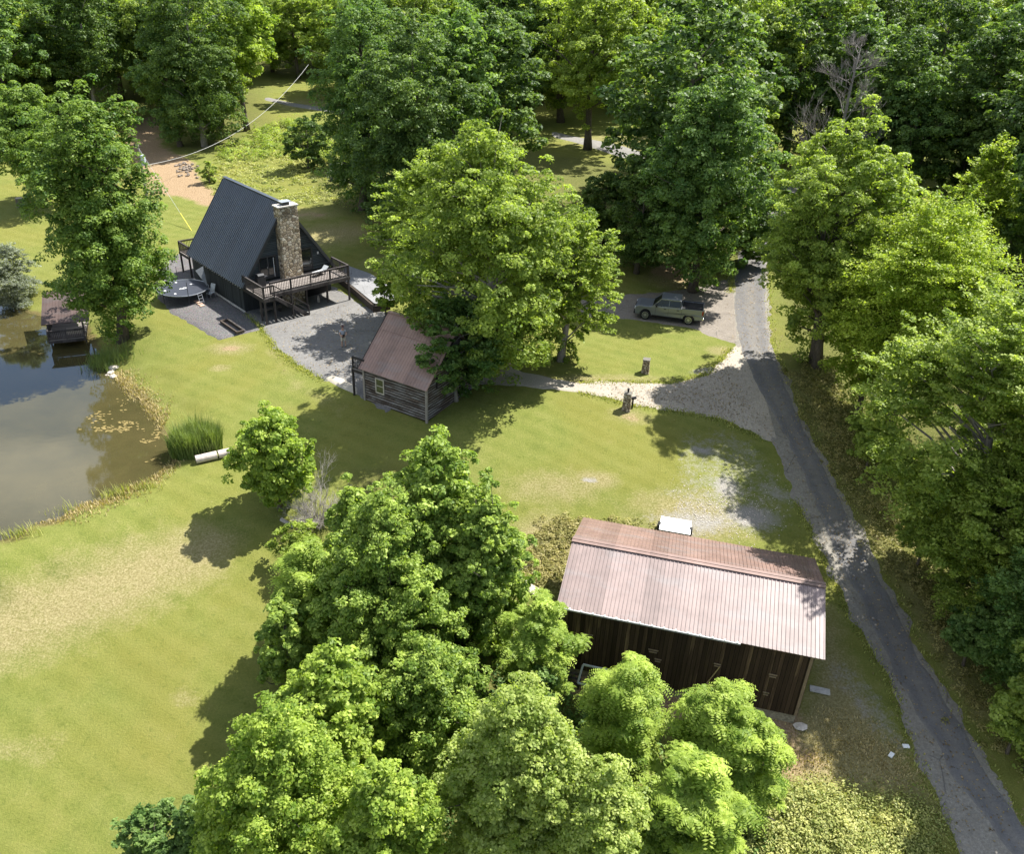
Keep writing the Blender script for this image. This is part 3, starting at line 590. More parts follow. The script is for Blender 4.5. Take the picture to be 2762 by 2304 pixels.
for s in (0, 1):
    ye, yr = (-.3, cw / 2) if s == 0 else (cw + .3, cw / 2); k = (chr_ - che) / (cw / 2); ze = che - .3 * k
    P = [(-.22, ye, ze + .06), (cl + .25, ye, ze + .06), (cl + .25, yr, chr_ + .08), (-.22, yr, chr_ + .08)]
    mb, n_ = slab_roof(*P, .05); ribs(mb, *P, n_, .05, .23, .025, .018)
    # lap seam across the sheets
    a, b_, c, d = map(Vector, P); mb.bar(d.lerp(a, .30) + n_ * .058, c.lerp(b_, .30) + n_ * .058, .05, .012)
    r_ = mb.build('roof', M_croof, cab)
    MB().bar(a + Vector((-.02, 0, 0)), d + Vector((-.02, 0, 0)), .04, .16).build('rake_trim', M_rail, r_)
MB().bar((-.25, cw / 2, chr_ + .16), (cl + .28, cw / 2, chr_ + .16), .3, .04).build('ridge_cap', M_croof, r_)
def window(x0, x1, z0, z1, y, parent, frame, glass, bars=1):
    f = MB(); t = .08
    f.b2((x0 - t, y - .05, z0 - t), (x1 + t, y + .02, z0)); f.b2((x0 - t, y - .05, z1), (x1 + t, y + .02, z1 + t)); f.b2((x0 - t, y - .05, z0), (x0, y + .02, z1)); f.b2((x1, y - .05, z0), (x1 + t, y + .02, z1))
    f.b2((x0, y - .035, (z0 + z1) / 2 - .025), (x1, y + .015, (z0 + z1) / 2 + .025))
    o = f.build('window', frame, parent); MB().b2((x0, y - .02, z0), (x1, y + .012, z1)).build('glass_pane', glass, o); return o
M_tan = plain('tan_trim', (.42, .38, .31), .8)
window(1.12, 1.72, 1.02, 2.02, 0, cab, M_tan, plain('old_glass', (.09, .095, .045), .15, 0, .3, 2))
cd_ = MB(); cd_.b2((-1.15, .1, 2.1), (-.03, 5.6, 2.16)); cdk = cd_.build('balcony_floor', M_deck, cab)
cj = MB(); cj.b2((-1.2, .06, 1.9), (-1.15, 5.6, 2.1)); cj.b2((-1.2, .06, 1.9), (-.03, .1, 2.1)); cj.build('balcony_joists', M_rail, cdk)
railing('railing', cdk, (-1.1, .14, 2.16), (-.1, .14, 2.16), M_rail, .9, .13, 1); railing('railing', cdk, (-1.1, 1.15, 2.16), (-1.1, 5.5, 2.16), M_rail, .9, .13, 3)
for y in (.12, 5.5): MB().b2((-1.16, y - .06, -.1), (-1.04, y + .06, 2.1)).build('balcony_post', M_rail, cdk)
door(0, .9, 0, 1.9, 0, 1, cdk).location = (-.05, 3.4, 2.2); 
cdk.children[-1].rotation_euler = (0, 0, -math.pi / 2)

# ---------------------------------------------------------------- barn
BY = math.radians(-12.86); B0 = Vector((3.06, 31.99, -4.92))
barn = empty('barn', B0, BY, 'dark vertical board barn with long pinkish brown metal roof beside the road', 'barn')
bl, bw, bhe, bhr, ox, oy = 12.01, 7.18, 4.56, 5.86, .4, .3
mb = MB(); he = bhe
k = (bhr - bhe) / (bw / 2 + oy); hw = bhe + k * oy - .02; hr_ = bhr - .03
mb.add([(0, 0, .35), (bl, 0, .35), (bl, bw, .35), (0, bw, .35), (0, 0, hw), (bl, 0, hw), (bl, bw, hw), (0, bw, hw), (0, bw / 2, hr_), (bl, bw / 2, hr_)],
       [(3, 2, 1, 0), (0, 1, 5, 4), (2, 3, 7, 6), (1, 2, 6, 9, 5), (3, 0, 4, 8, 7), (4, 5, 9, 8), (6, 7, 8, 9)])
mb.build('board_wall', M_barn, barn)
MB().b2((.06, .06, -.5), (bl - .06, bw - .06, .348)).build('stone_foundation', M_stoneb, barn)
for s in (0, 1):
    ye = -oy if s == 0 else bw + oy
    P = [(-ox, ye, bhe), (bl + ox, ye, bhe), (bl + ox, bw / 2, bhr), (-ox, bw / 2, bhr)]
    mb, n_ = slab_roof(*P, .04); ribs(mb, *P, n_, .04, .195, .035, .034)
    if s:
        a, b_, c, d = map(Vector, P)
        for t in (.14, .28, .42, .56, .70, .84): mb.bar(a.lerp(d, t) + n_ * .045, b_.lerp(c, t) + n_ * .045, .03, .012)
    r_ = mb.build('roof', M_broof if s else M_broof2, barn)
rc = MB(); rc.bar((-ox - .02, bw / 2 - .1, bhr + .055), (bl + ox + .02, bw / 2 - .1, bhr + .055), .24, .02); rc.bar((-ox - .02, bw / 2 + .1, bhr + .055), (bl + ox + .02, bw / 2 + .1, bhr + .055), .24, .02); rc.build('ridge_cap', M_broof, r_)
gt = MB(); gt.bar((-ox - .05, -oy - .06, bhe + .0), (8.55, -oy - .06, bhe + .0), .08, .08); g_ = gt.build('gutter', plain('gutter_metal', (.30, .29, .29), .6), barn)
for i in range(16):
    MB().box((-ox + .1 + i * .58, -oy - .06, bhe + .07), (.06, .1, .04)).build('gutter_bracket', M_white, g_)
for x, z, w, h in ((1.3, 2.9, .5, .05), (4.6, 2.75, .5, .05), (4.9, 2.2, .35, .05), (7.75, 2.7, .35, .04), (10.4, 2.75, .4, .05), (10.3, 1.5, .3, .04)):
    m_ = MB(); m_.box((x, -.03, z), (w, .05, h)); m_.box((x, -.03, z - .14), (w * .8, .05, h)); m_.build('wall_slot', plain('pale_batten', (.2, .15, .09), .9), barn)
mb = MB(); mb.bar((7.9, -.03, 2.6), (7.45, -.03, 1.3), .06, .04); mb.bar((7.45, -.04, 1.3), (7.9, -.04, 1.2), .05, .03); mb.build('loose_batten', plain('loose_batten', (.34, .26, .12), .9), barn)
mb = MB(); mb.bar((bl - .1, -.025, .4), (bl - .1, -.025, hw - .05), .14, .04); mb.build('corner_board', plain('corner_board_pale', (.16, .115, .075), .9), barn)

# ---------------------------------------------------------------- boathouse on the pond
O_ = hitz(99.8, 699.8, -1.35); R_ = hitz(170.6, 692.5, -1.35); yw = math.atan2(R_[1] - O_[1], R_[0] - O_[0])
bh = empty('boathouse', (O_[0], O_[1], ZW), yw, 'small brown roofed boat dock with railings standing over the pond beside the big maple', 'boathouse')
mb = MB(); mb.b2((0, 0, .7), (2.7, 4.6, .76)); bf = mb.build('dock_floor', M_deck, bh)
mb = MB(); mb.b2((-.03, -.03, .5), (2.73, .02, .7)); mb.b2((-.03, .02, .5), (.02, 4.6, .7)); mb.b2((2.7, .02, .5), (2.75, 4.6, .7)); mb.build('dock_joists', M_rail, bf)
railing('railing', bf, (.03, .04, .76), (2.66, .04, .76), M_rail, .8, .13, 2); railing('railing', bf, (.03, .1, .76), (.03, 4.5, .76), M_rail, .8, .13, 3); railing('railing', bf, (.1, 4.5, .76), (2.66, 4.5, .76), M_rail, .8, .13, 2)
for x in (.06, 2.64):
    for y, zt in ((.75, 1.95), (4.4, 2.85)): MB().b2((x - .06, y - .06, -1.2), (x + .06, y + .06, zt)).build('post', M_rail, bh)
P = [(-.35, .6, 1.9), (3.2, .6, 1.9), (3.2, 5.1, 3.05), (-.35, 5.1, 3.05)]
mb, n_ = slab_roof(*P, .06); ribs(mb, *P, n_, .06, .23, .025, .018); mb.build('roof', M_boathroof, bh)
mb = MB(); mb.b2((1.3, 1.0, .762), (2.4, 1.5, 1.15)); tag(mb.build('dock_bench', plain('pale_bench', (.5, .42, .33), .8)), 'pale wooden bench on the pond dock behind the railing', 'bench'); bpy.data.objects['dock_bench'].location = bh.location; bpy.data.objects['dock_bench'].rotation_euler = bh.rotation_euler

# ---------------------------------------------------------------- timber retaining wall and gravel bed beside the pad
wl_px = [(672, 560), (692, 577), (725, 603), (768, 641), (800, 634)]
M_timber = wood('landscape_timber', (.045, .035, .028), (.10, .08, .065), 0, .5, 2, .9, 0)
pts = [at(*q) for q in wl_px]
rw = empty('retaining_wall', pts[2], 0, 'low dark timber retaining wall between the parking pad and the gravel bed', 'wall')
for a, b_ in zip(pts[:-1], pts[1:]):
    for kz in range(3):
        mb = MB(); mb.bar(a - pts[2] + Vector((0, 0, .12 + kz * .2)), b_ - pts[2] + Vector((0, 0, .12 + kz * .2)), .2, .185); mb.build('timber', M_timber, rw)
M_bed = pavemat('pale_gravel_bed', (.12, .12, .12), (.20, .20, .2), (.31, .31, .31), 26, .1, (.2, .19, .15), .1)
def zbed(A, B, name, mat, n=50, m=10):
    a, b_ = dens(A, n), dens(B, n); u = np.linspace(0, 1, m)[:, None, None]; G = a[None] * (1 - u) + b_[None] * u; X, Y = G[..., 0], G[..., 1]
    Z = T(X, Y) + .05 + .5 * (1 - np.linspace(0, 1, m)[:, None]) ** 1.0
    o = grid_mesh(name, X, Y, Z, mat); o['kind'] = 'structure'
zbed([(692, 574), (727, 600), (770, 636), (800, 628)], [(712, 545), (760, 562), (800, 588), (835, 610)], 'gravel_bed', M_bed)
# ---------------------------------------------------------------- pickup truck
M_paint, nt, N, L, b = newmat('grey_green_metallic_paint')
b.inputs['Base Color'].default_value = (.175, .183, .20, 1); b.inputs['Metallic'].default_value = .35; b.inputs['Roughness'].default_value = .33; b.inputs['Coat Weight'].default_value = .8
M_tyre = plain('tyre_rubber', (.012, .012, .013), .85); M_rim = plain('alloy_rim', (.55, .55, .56), .3, .8, .1, 4); M_plast = plain('black_plastic', (.015, .015, .016), .75, spec=.25); M_red = plain('red_lens', (.25, .01, .01), .25); M_chrome = plain('chrome_trim', (.7, .7, .7), .2, .9, .05)
TY = math.radians(-12.72); truck = empty('pickup_truck', (14.86 - 1.0 * 0, 68.2, tz(14, 69) + .05), TY, 'grey crew cab pickup truck parked on the gravel apron beside the road', 'pickup truck'); truck.scale = (1, 1, 1.06)
fx = -3.745 - .95; rx = 1.19; wd = 2.03; ya, yb = .0 - .08, wd - .08            # near side is y = ya
def arch(cx, r, n=9): return [(cx + r * math.cos(math.pi - math.pi * i / n), .42 + r * .98 * math.sin(math.pi * i / n)) for i in range(n + 1)]
prof = [(fx + .05, .42)] + arch(-3.745, .5) + arch(0, .5) + [(rx - .03, .5), (rx, .8), (rx - .02, .9), (-.66, .9), (-.66, 1.30), (-3.0, 1.24), (-3.3, 1.2), (fx + .35, 1.17), (fx + .05, 1.08), (fx, .8)]
mb = MB(); mb.prism(prof, ya, yb, 'y'); body = mb.build('body', M_paint, truck, bevel=.035)
for y0 in (ya, yb - .09):
    mb = MB(); mb.prism([(-.68, .903), (rx - .02, .903), (rx - .01, 1.37), (-.68, 1.33)], y0, y0 + .09, 'y'); mb.build('bed_side', M_paint, truck, bevel=.02)
MB().b2((rx - .1, ya + .093, .903), (rx - .015, yb - .093, 1.36)).build('tailgate', M_paint, truck, bevel=.02)
mb = MB(); mb.b2((-.64, ya + .095, 1.24), (rx - .104, yb - .095, 1.30)); mb.build('bed_cover', M_plast, truck)
for y0 in (ya + .005, yb - .085): mb = MB(); mb.prism([(-.64, 1.336), (rx - .05, 1.374), (rx - .05, 1.395), (-.64, 1.356)], y0, y0 + .08, 'y'); mb.build('bed_rail_cap', M_plast, truck)
def loft4(B, Tp, mat, name, parent, bev=0):
    mb = MB(); mb.add(list(B) + list(Tp), [(3, 2, 1, 0), (4, 5, 6, 7), (0, 1, 5, 4), (1, 2, 6, 5), (2, 3, 7, 6), (3, 0, 4, 7)]); return mb.build(name, mat, parent, bevel=bev)
yi = .05; yt = .2
cabb = [(-3.2, ya + yi, 1.2), (-.7, ya + yi, 1.28), (-.7, yb - yi, 1.28), (-3.2, yb - yi, 1.2)]
cabt = [(-2.5, ya + yt, 1.84), (-.85, ya + yt, 1.86), (-.85, yb - yt, 1.86), (-2.5, yb - yt, 1.84)]
M_tglass = plain('tinted_car_glass', (.006, .008, .01), .12, 0, .1, 2, 0, .3)
gh = loft4(cabb, cabt, M_tglass, 'cab_windows', truck, .02)
mb = MB(); mb.add([(-2.55, ya + yt - .02, 1.82), (-.76, ya + yt - .02, 1.84), (-.76, yb - yt + .02, 1.84), (-2.55, yb - yt + .02, 1.82), (-2.4, ya + yt + .06, 1.91), (-.86, ya + yt + .06, 1.92), (-.86, yb - yt - .06, 1.92), (-2.4, yb - yt - .06, 1.91)],
                  [(3, 2, 1, 0), (4, 5, 6, 7), (0, 1, 5, 4), (1, 2, 6, 5), (2, 3, 7, 6), (3, 0, 4, 7)]); mb.build('cab_roof', M_paint, truck, bevel=.03)
for y0, s in ((ya + yi, 1), (yb - yi, -1)):
    y1 = y0 + s * (yt - yi); o = -s * .012
    mb = MB(); mb.bar((-3.2, y0 + o, 1.2), (-2.52, y1 + o, 1.86), .07, .06); mb.bar((-2.52, y1 + o, 1.865), (-.85, y1 + o, 1.88), .06, .07)
    mb.bar((-.77, y0 + o, 1.27), (-.86, y1 + o, 1.87), .04, .2); mb.bar((-1.8, y0 + o, 1.24), (-1.78, y1 + o, 1.85), .03, .03); mb.bar((-3.2, y0 + o, 1.235), (-.7, y0 + o, 1.3), .03, .09)
    mb.build('window_frame', M_paint, truck)
    MB().box((-2.85, y0 - s * .16, 1.33), (.12, .2, .2)).build('wing_mirror', M_plast, truck, bevel=.03)
    for x in (-2.1, -1.0): MB().box((x, y0 - s * .065, 1.12), (.2, .03, .05)).build('door_handle', M_plast, truck)
    mb = MB(); mb.b2((-3.18, y0 - s * .045, .42), (-.55, y0 - s * .06, .5)); mb.build('running_board', M_plast, truck)
    for x in (-2.9, -1.8, -.67): MB().b2((x - .008, y0 - s * .0515, .55), (x + .008, y0 - s * .054, 1.2)).build('door_gap', M_plast, body)
for cx in (-3.745, 0):
    for yy, s in ((ya + .14, 1), (yb - .14, -1)):
        mb = MB(); mb.tube([(cx, yy - .15, .405), (cx, yy - .13, .405), (cx, yy + .13, .405), (cx, yy + .15, .405)], [.35, .405, .405, .35], 24); w = mb.build('wheel', M_tyre, truck, smooth=False)
        mb = MB(); yo = yy - s * .148; mb.tube([(cx, yo - .012 * s, .405), (cx, yo + .012 * s, .405)], [.08, .08], 12)
        for k in range(12):
            a = 2 * math.pi * k / 12; mb.bar((cx + .07 * math.cos(a), yo - s * .01, .405 + .07 * math.sin(a)), (cx + .26 * math.cos(a + .08), yo - s * .01, .405 + .26 * math.sin(a + .08)), .035, .03)
        for k in range(24):
            a, c_ = 2 * math.pi * k / 24, 2 * math.pi * (k + 1) / 24; mb.bar((cx + .265 * math.cos(a), yo - s * .012, .405 + .265 * math.sin(a)), (cx + .265 * math.cos(c_), yo - s * .012, .405 + .265 * math.sin(c_)), .03, .03)
        mb.build('rim', M_rim, w)
for y0 in (ya + .02, yb - .2): MB().b2((rx - .12, y0 - .025, .93), (rx + .005, y0 + .17, 1.28)).build('tail_light', M_red, truck)
for y0 in (ya + .04, yb - .42): MB().b2((fx - .01, y0, .82), (fx + .12, y0 + .38, .98)).build('headlight', M_white, truck)
MB().b2((fx - .02, ya + .45, .6), (fx + .05, yb - .45, .98)).build('grille', M_plast, truck)
MB().b2((fx - .08, ya + .03, .42), (fx + .08, yb - .03, .62)).build('front_bumper', M_plast, truck, bevel=.03)
MB().b2((rx - .06, ya + .03, .5), (rx + .1, yb - .03, .72)).build('rear_bumper', M_chrome, truck, bevel=.03)

# ---------------------------------------------------------------- person on the pad
def skinbody(name, joints, edges, mat, parent, sub=2):
    me = bpy.data.meshes.new(name); me.from_pydata([j[0] for j in joints], edges, []); o = bpy.data.objects.new(name, me); COL.objects.link(o)
    sk = o.modifiers.new('skin', 'SKIN'); sk.use_smooth_shade = True
    sv = me.skin_vertices[0].data
    for i, j in enumerate(joints):
        r = j[1]; sv[i].radius = (r, r) if not hasattr(r, '__len__') else r
    sv[0].use_root = True
    o.modifiers.new('sub', 'SUBSURF').levels = sub; o.modifiers['sub'].render_levels = sub
    dg = bpy.context.evaluated_depsgraph_get(); bpy.context.view_layer.update(); dg = bpy.context.evaluated_depsgraph_get()
    m2 = bpy.data.meshes.new_from_object(o.evaluated_get(dg)); o.modifiers.clear(); o.data = m2; m2.materials.clear(); m2.materials.append(mat)
    if parent: o.parent = parent
    return o
M_skin = plain('skin', (.45, .27, .19), .6, 0, .08, 4); M_shirt = plain('grey_blue_shirt', (.33, .36, .42), .9, 0, .15, 6); M_short = plain('khaki_shorts', (.55, .50, .40), .9, 0, .12, 6); M_cap = plain('dark_red_cap', (.06, .02, .025), .8); M_shoe = plain('brown_shoes', (.09, .055, .035), .8); M_vest = plain('dark_bag', (.02, .02, .03), .7)
pp = at(705, 712); per = empty('person', pp + Vector((0, 0, .05)), math.radians(-160), 'person in dark cap, grey shirt and pale shorts standing on the pad, holding a controller', 'person')
J = [((0, 0, .93), (.14, .10)), ((0, 0, 1.08), (.145, .105)), ((0, .01, 1.28), (.17, .11)), ((0, 0, 1.42), (.13, .085)), ((0, .005, 1.50), .058), ((0, .02, 1.56), .062), ((0, .035, 1.64), (.078, .092)), ((0, .03, 1.72), (.07, .085)),
     ((.17, 0, 1.40), .062), ((.25, .02, 1.22), .048), ((.24, .2, 1.08), .04), ((.11, .36, 1.12), .03), ((-.17, 0, 1.40), .062), ((-.25, .02, 1.22), .048), ((-.24, .2, 1.08), .04), ((-.11, .36, 1.12), .03),
     ((.10, 0, .84), .092), ((.12, .02, .50), .062), ((.125, .01, .32), .058), ((.13, 0, .09), .042), ((.13, .12, .04), .04), ((-.10, 0, .84), .092), ((-.14, .0, .50), .062), ((-.15, -.01, .32), .058), ((-.16, -.02, .09), .042), ((-.17, .10, .04), .04)]
E = [(0, 1), (1, 2), (2, 3), (3, 4), (4, 5), (5, 6), (6, 7), (3, 8), (8, 9), (9, 10), (10, 11), (3, 12), (12, 13), (13, 14), (14, 15), (0, 16), (16, 17), (17, 18), (18, 19), (19, 20), (0, 21), (21, 22), (22, 23), (23, 24), (24, 25)]
skinbody('body', J, E, M_skin, per)
for s in (1, -1):   # hands with five fingers closed on the controller
    hj = [((s * .11, .36, 1.12), .026), ((s * .085, .41, 1.135), (.034, .018))]; he_ = [(0, 1)]
    for k, (dx, dz, ln) in enumerate(((.03, .02, .05), (.015, .022, .058), (0, .02, .056), (-.014, .012, .045))):
        i = len(hj); hj += [((s * (.085 + dx * .6), .435, 1.14 + dz * .3), .009), ((s * (.07 + dx * .6), .435 + ln * .6, 1.125), .008), ((s * (.05 + dx * .6), .435 + ln * .5, 1.10), .007)]; he_ += [(1, i), (i, i + 1), (i + 1, i + 2)]
    i = len(hj); hj += [((s * .06, .40, 1.16), .010), ((s * .045, .425, 1.175), .009)]; he_ += [(1, i), (i, i + 1)]
    skinbody('hand', hj, he_, M_skin, per, 1)
SH = [((0, 0, .97), (.165, .125)), ((0, 0, 1.1), (.168, .128)), ((0, .01, 1.28), (.19, .13)), ((0, 0, 1.41), (.15, .1)), ((.18, 0, 1.40), .078), ((.245, .01, 1.25), .07), ((-.18, 0, 1.40), .078), ((-.245, .01, 1.25), .07)]
skinbody('shirt', SH, [(0, 1), (1, 2), (2, 3), (3, 4), (4, 5), (3, 6), (6, 7)], M_shirt, per)
skinbody('shorts', [((0, 0, .93), (.165, .125)), ((.10, 0, .82), .115), ((.125, .02, .48), .092), ((-.10, 0, .82), .115), ((-.14, 0, .48), .092)], [(0, 1), (1, 2), (0, 3), (3, 4)], M_short, per)
skinbody('shoe', [((.13, -.05, .045), .05), ((.13, .15, .04), .048)], [(0, 1)], M_shoe, per, 1); skinbody('shoe', [((-.16, -.07, .045), .05), ((-.17, .13, .04), .048)], [(0, 1)], M_shoe, per, 1)
skinbody('hair', [((0, -.03, 1.66), (.084, .075)), ((0, -.01, 1.735), (.082, .09))], [(0, 1)], plain('white_hair', (.6, .57, .52), .9), per, 1)
cpm = MB(); cpm.tube([(0, .02, 1.735), (0, .02, 1.79), (0, .015, 1.825), (0, .01, 1.84)], [.103, .1, .07, .02], 14); cpm.prism([(-.07, .08), (.07, .08), (.06, .2), (0, .225), (-.06, .2)], 1.735, 1.75); cpm.build('cap', M_cap, per)
face = MB(); face.tube([(0, .12, 1.665), (0, .145, 1.64), (0, .125, 1.63)], [.01, .016, .012], 6); face.build('nose', M_skin, per)
for s in (1, -1): MB().box((s * .032, .118, 1.675), (.022, .008, .01)).build('eye', M_plast, per)
MB().box((0, .12, 1.6), (.045, .008, .01)).build('mouth', plain('lips', (.3, .1, .09), .6), per)
ctl = MB(); ctl.box((0, .43, 1.15), (.17, .09, .035)); ctl.box((0, .47, 1.2), (.15, .02, .09), rx=-.4); tag(ctl.build('drone_controller', M_plast), 'small black drone controller held in both hands of the person on the pad', 'controller')
o = bpy.data.objects['drone_controller']; o.location = per.location; o.rotation_euler = per.rotation_euler
bag = MB(); bag.box((0, .16, 1.0), (.24, .08, .2)); tag(bag.build('waist_bag', M_vest, bevel=.02), 'black waist bag worn on the front of the standing person', 'bag'); o = bpy.data.objects['waist_bag']; o.location = per.location; o.rotation_euler = per.rotation_euler

# ---------------------------------------------------------------- things round the A-frame (positions in the house's own frame)
MH = Matrix.Translation(A0) @ Matrix.Rotation(AY, 4, 'Z')
def hpos(x, y, z=0): return MH @ Vector((x, y, z))
def on_ground(x, y, lift=.07): p = hpos(x, y); p.z = tz(p.x, p.y) + lift; return p
tp = on_ground(-2.55, 6.7, .06); tr = empty('trampoline', tp, AY, 'round black trampoline with bare net poles on the mulch beside the A-frame', 'trampoline')
M_mat = plain('trampoline_mat', (.03, .033, .042), .5, 0, .1, 3); R = 2.15; hz = .82
mb = MB(); mb.tube([(0, 0, hz), (0, 0, hz + .012)], [R - .3, R - .3], 40); tm = mb.build('jumping_mat', M_mat, tr)
ring = MB(); n = 40
for k in range(n):
    a, c_ = 2 * math.pi * k / n, 2 * math.pi * (k + 1) / n
    ring.add([((R - .31) * math.cos(a), (R - .31) * math.sin(a), hz + .02), (R * math.cos(a), R * math.sin(a), hz + .05), (R * math.cos(c_), R * math.sin(c_), hz + .05), ((R - .31) * math.cos(c_), (R - .31) * math.sin(c_), hz + .02),
              (R * math.cos(a), R * math.sin(a), hz - .06), (R * math.cos(c_), R * math.sin(c_), hz - .06)], [(0, 1, 2, 3), (1, 4, 5, 2)])
ring.build('spring_pad', plain('spring_pad', (.03, .034, .04), .45), tr)
fr = MB(); fr.tube([(R * math.cos(2 * math.pi * k / 40), R * math.sin(2 * math.pi * k / 40), hz + .06) for k in range(41)], .028, 6, False); fr.build('frame_ring', M_steel, tr)
for k in range(6):
    a = 2 * math.pi * (k + .3) / 6; x, y = R * math.cos(a), R * math.sin(a); MB().bar((x, y, 0), (x, y, hz), .045).build('leg', M_trim, tr)
    o = MB().bar((x * 1.02, y * 1.02, .3), (x * 1.02, y * 1.02, 2.15), .04).build('net_pole', M_trim, tr)
# emblem on the mat, pale wear marks
em = MB()
for p, q in (((-.35, -.05), (-.15, .12)), ((-.15, .12), (-.02, -.06)), ((-.02, -.06), (.16, .16)), ((.16, .16), (.34, -.02)), ((.34, -.02), (.12, -.12)), ((-.3, -.14), (.1, -.16))): em.bar((*p, hz + .018), (*q, hz + .018), .05, .006)
em.build('mat_emblem', M_white, tm)
for x, y in ((-1.1, -.9), (.95, .55), (-1.5, .3), (.1, 1.75)): MB().tube([(x, y, hz + .014), (x, y, hz + .035)], [.11, .09], 8).build('white_marker', M_white, tm)
nt_ = MB(); nt_.add([(1.75, -1.2, hz + .1), (1.55, .55, 2.0), (2.15, .25, 2.35), (2.05, -.2, hz + 1.0)], [(0, 1, 2), (0, 2, 3)]); nt_.add([(1.77, -1.2, hz + .1), (1.57, .55, 2.01), (2.17, .25, 2.36), (2.07, -.2, hz + 1.0)], [(2, 1, 0), (3, 2, 0)]); nt_.build('folded_net', plain('grey_net', (.13, .14, .15), .9), tr)
ld = MB()
for s in (-.18, .18): ld.bar((.55 + s, -2.45, .02), (.55 + s, -2.12, hz), .035)
for t in (.25, .55, .85): ld.box((.55, -2.45 + .33 * t, hz * t), (.36, .07, .03))
ld.build('ladder', M_steel, tr)
M_paver = plain('terracotta_paver', (.55, .36, .26), .9, 0, .2, 8)
words = ['nearest the trampoline ladder', 'second from the trampoline ladder', 'third from the trampoline ladder', 'farthest from the trampoline ladder']
for i, (u, v_) in enumerate(((455, 1312), (472, 1326), (490, 1341), (508, 1356))):
    p = at(304.1 + u * .21724, 334.5 + v_ * .21724); o = tag(MB().b2((-.2, -.13, -.02), (.2, .13, .04)).build('stepping_stone', M_paver, bevel=.01), f'pinkish stepping stone in the mulch, {words[i]}', 'paver', 'stepping stones in the mulch'); o.location = p + Vector((0, 0, .1)); o.rotation_euler = (0, 0, AY + .1)
cp_ = on_ground(-.55, 5.35, .08); cc = empty('garden_chair', cp_, AY + math.radians(-70), 'pale grey reclining garden chair standing between trampoline and house wall', 'chair')
M_sling = plain('grey_sling', (.42, .44, .45), .8)
MB().box((0, -.22, .4), (.5, .5, .035), rx=.1).build('seat', M_sling, cc); MB().box((0, .16, .78), (.5, .035, .75), rx=-.35).build('backrest', M_sling, cc)
for x in (-.24, .24):
    for y in (-.42, .1): MB().bar((x, y, 0), (x, y, .42), .03).build('leg', M_steel, cc)
    MB().bar((x, -.44, .6), (x, .12, .64), .04).build('armrest', M_steel, cc)
tm_ = on_ground(-2.3, -2.0, .1); tb = empty('timber_edging', tm_, AY, 'long dark timber planter frame lying on the sunlit mulch near the house corner', 'planter')
for x in (-.28, .28): MB().b2((x - .06, -1.4, 0), (x + .06, 1.4, .2)).build('side_board', M_timber, tb)
for y in (-1.46, 1.46): MB().b2((-.34, y - .055, 0), (.34, y + .055, .2)).build('end_board', M_timber, tb)
M_grillc = plain('black_grill_cover', (.012, .013, .016), .6)
gr = empty('covered_grill', hpos(1.25, -.75, DZ + .003), AY, 'black covered barbecue grill on the deck beside the french doors', 'grill')
MB().b2((-.38, -.26, .05), (.38, .26, .85)).build('cart', M_grillc, gr, bevel=.03); mb = MB(); mb.prism([(-.26, .853), (.26, .853), (.2, 1.08), (-.12, 1.14), (-.26, 1.0)], -.3, .3, 'x'); mb.build('lid', M_grillc, gr, bevel=.02); MB().b2((.39, -.2, .8), (.62, .2, .84)).build('side_shelf', M_grillc, gr)
for x in (-.3, .3): MB().tube([(x - .03, -.2, .06), (x + .03, -.2, .06)], [.06, .06], 10).build('wheel', M_tyre, gr)
lc = empty('deck_lounger', hpos(6.6, -1.2, DZ + .003), AY + .2, 'low pale lounge chair on the deck right of the chimney', 'lounge chair')
MB().box((0, 0, .32), (1.2, .55, .05)).build('seat', M_sling, lc); MB().box((.72, 0, .5), (.5, .55, .05), ry=-.7).build('backrest', M_sling, lc)
for x in (-.5, .5):
    for y in (-.22, .22): MB().b2((x - .025, y - .025, 0), (x + .025, y + .025, .295)).build('leg', M_steel, lc)
M_stat = plain('pale_statue_stone', (.42, .38, .33), .85)
for i, (x, y, h) in enumerate(((6.25, -1.35, .62), (7.25, -1.2, .5))):
    s = empty('garden_statue', on_ground(x, y, .06), 0, ['taller pale garden statue under the deck beside the garage opening', 'shorter pale garden statue under the deck nearest the gravel bed'][i], 'statue', 'garden statues under the deck')
    MB().tube([(0, 0, 0), (0, 0, .1)], [.14, .12], 10).build('base', M_stat, s); MB().tube([(0, 0, .1), (0, 0, h * .4), (0, 0, h * .7), (0, 0, h * .78)], [.1, .13, .09, .04], 10).build('figure', M_stat, s, smooth=True); MB().tube([(0, 0, h * .76), (0, 0, h * .86), (0, 0, h)], [.04, .07, .02], 8).build('head', M_stat, s)
fb = empty('bench', on_ground(1.6, -1.3, .06), AY, 'long brown wooden bench in the shade under the deck', 'bench')
MB().b2((-1.0, -.2, .4), (1.0, .2, .45)).build('seat', M_deck, fb)
for x in (-.85, .85): MB().b2((x - .05, -.18, 0), (x + .05, .18, .398)).build('leg', M_rail, fb)
M_pot = plain('pale_plant_pot', (.45, .4, .34), .8)

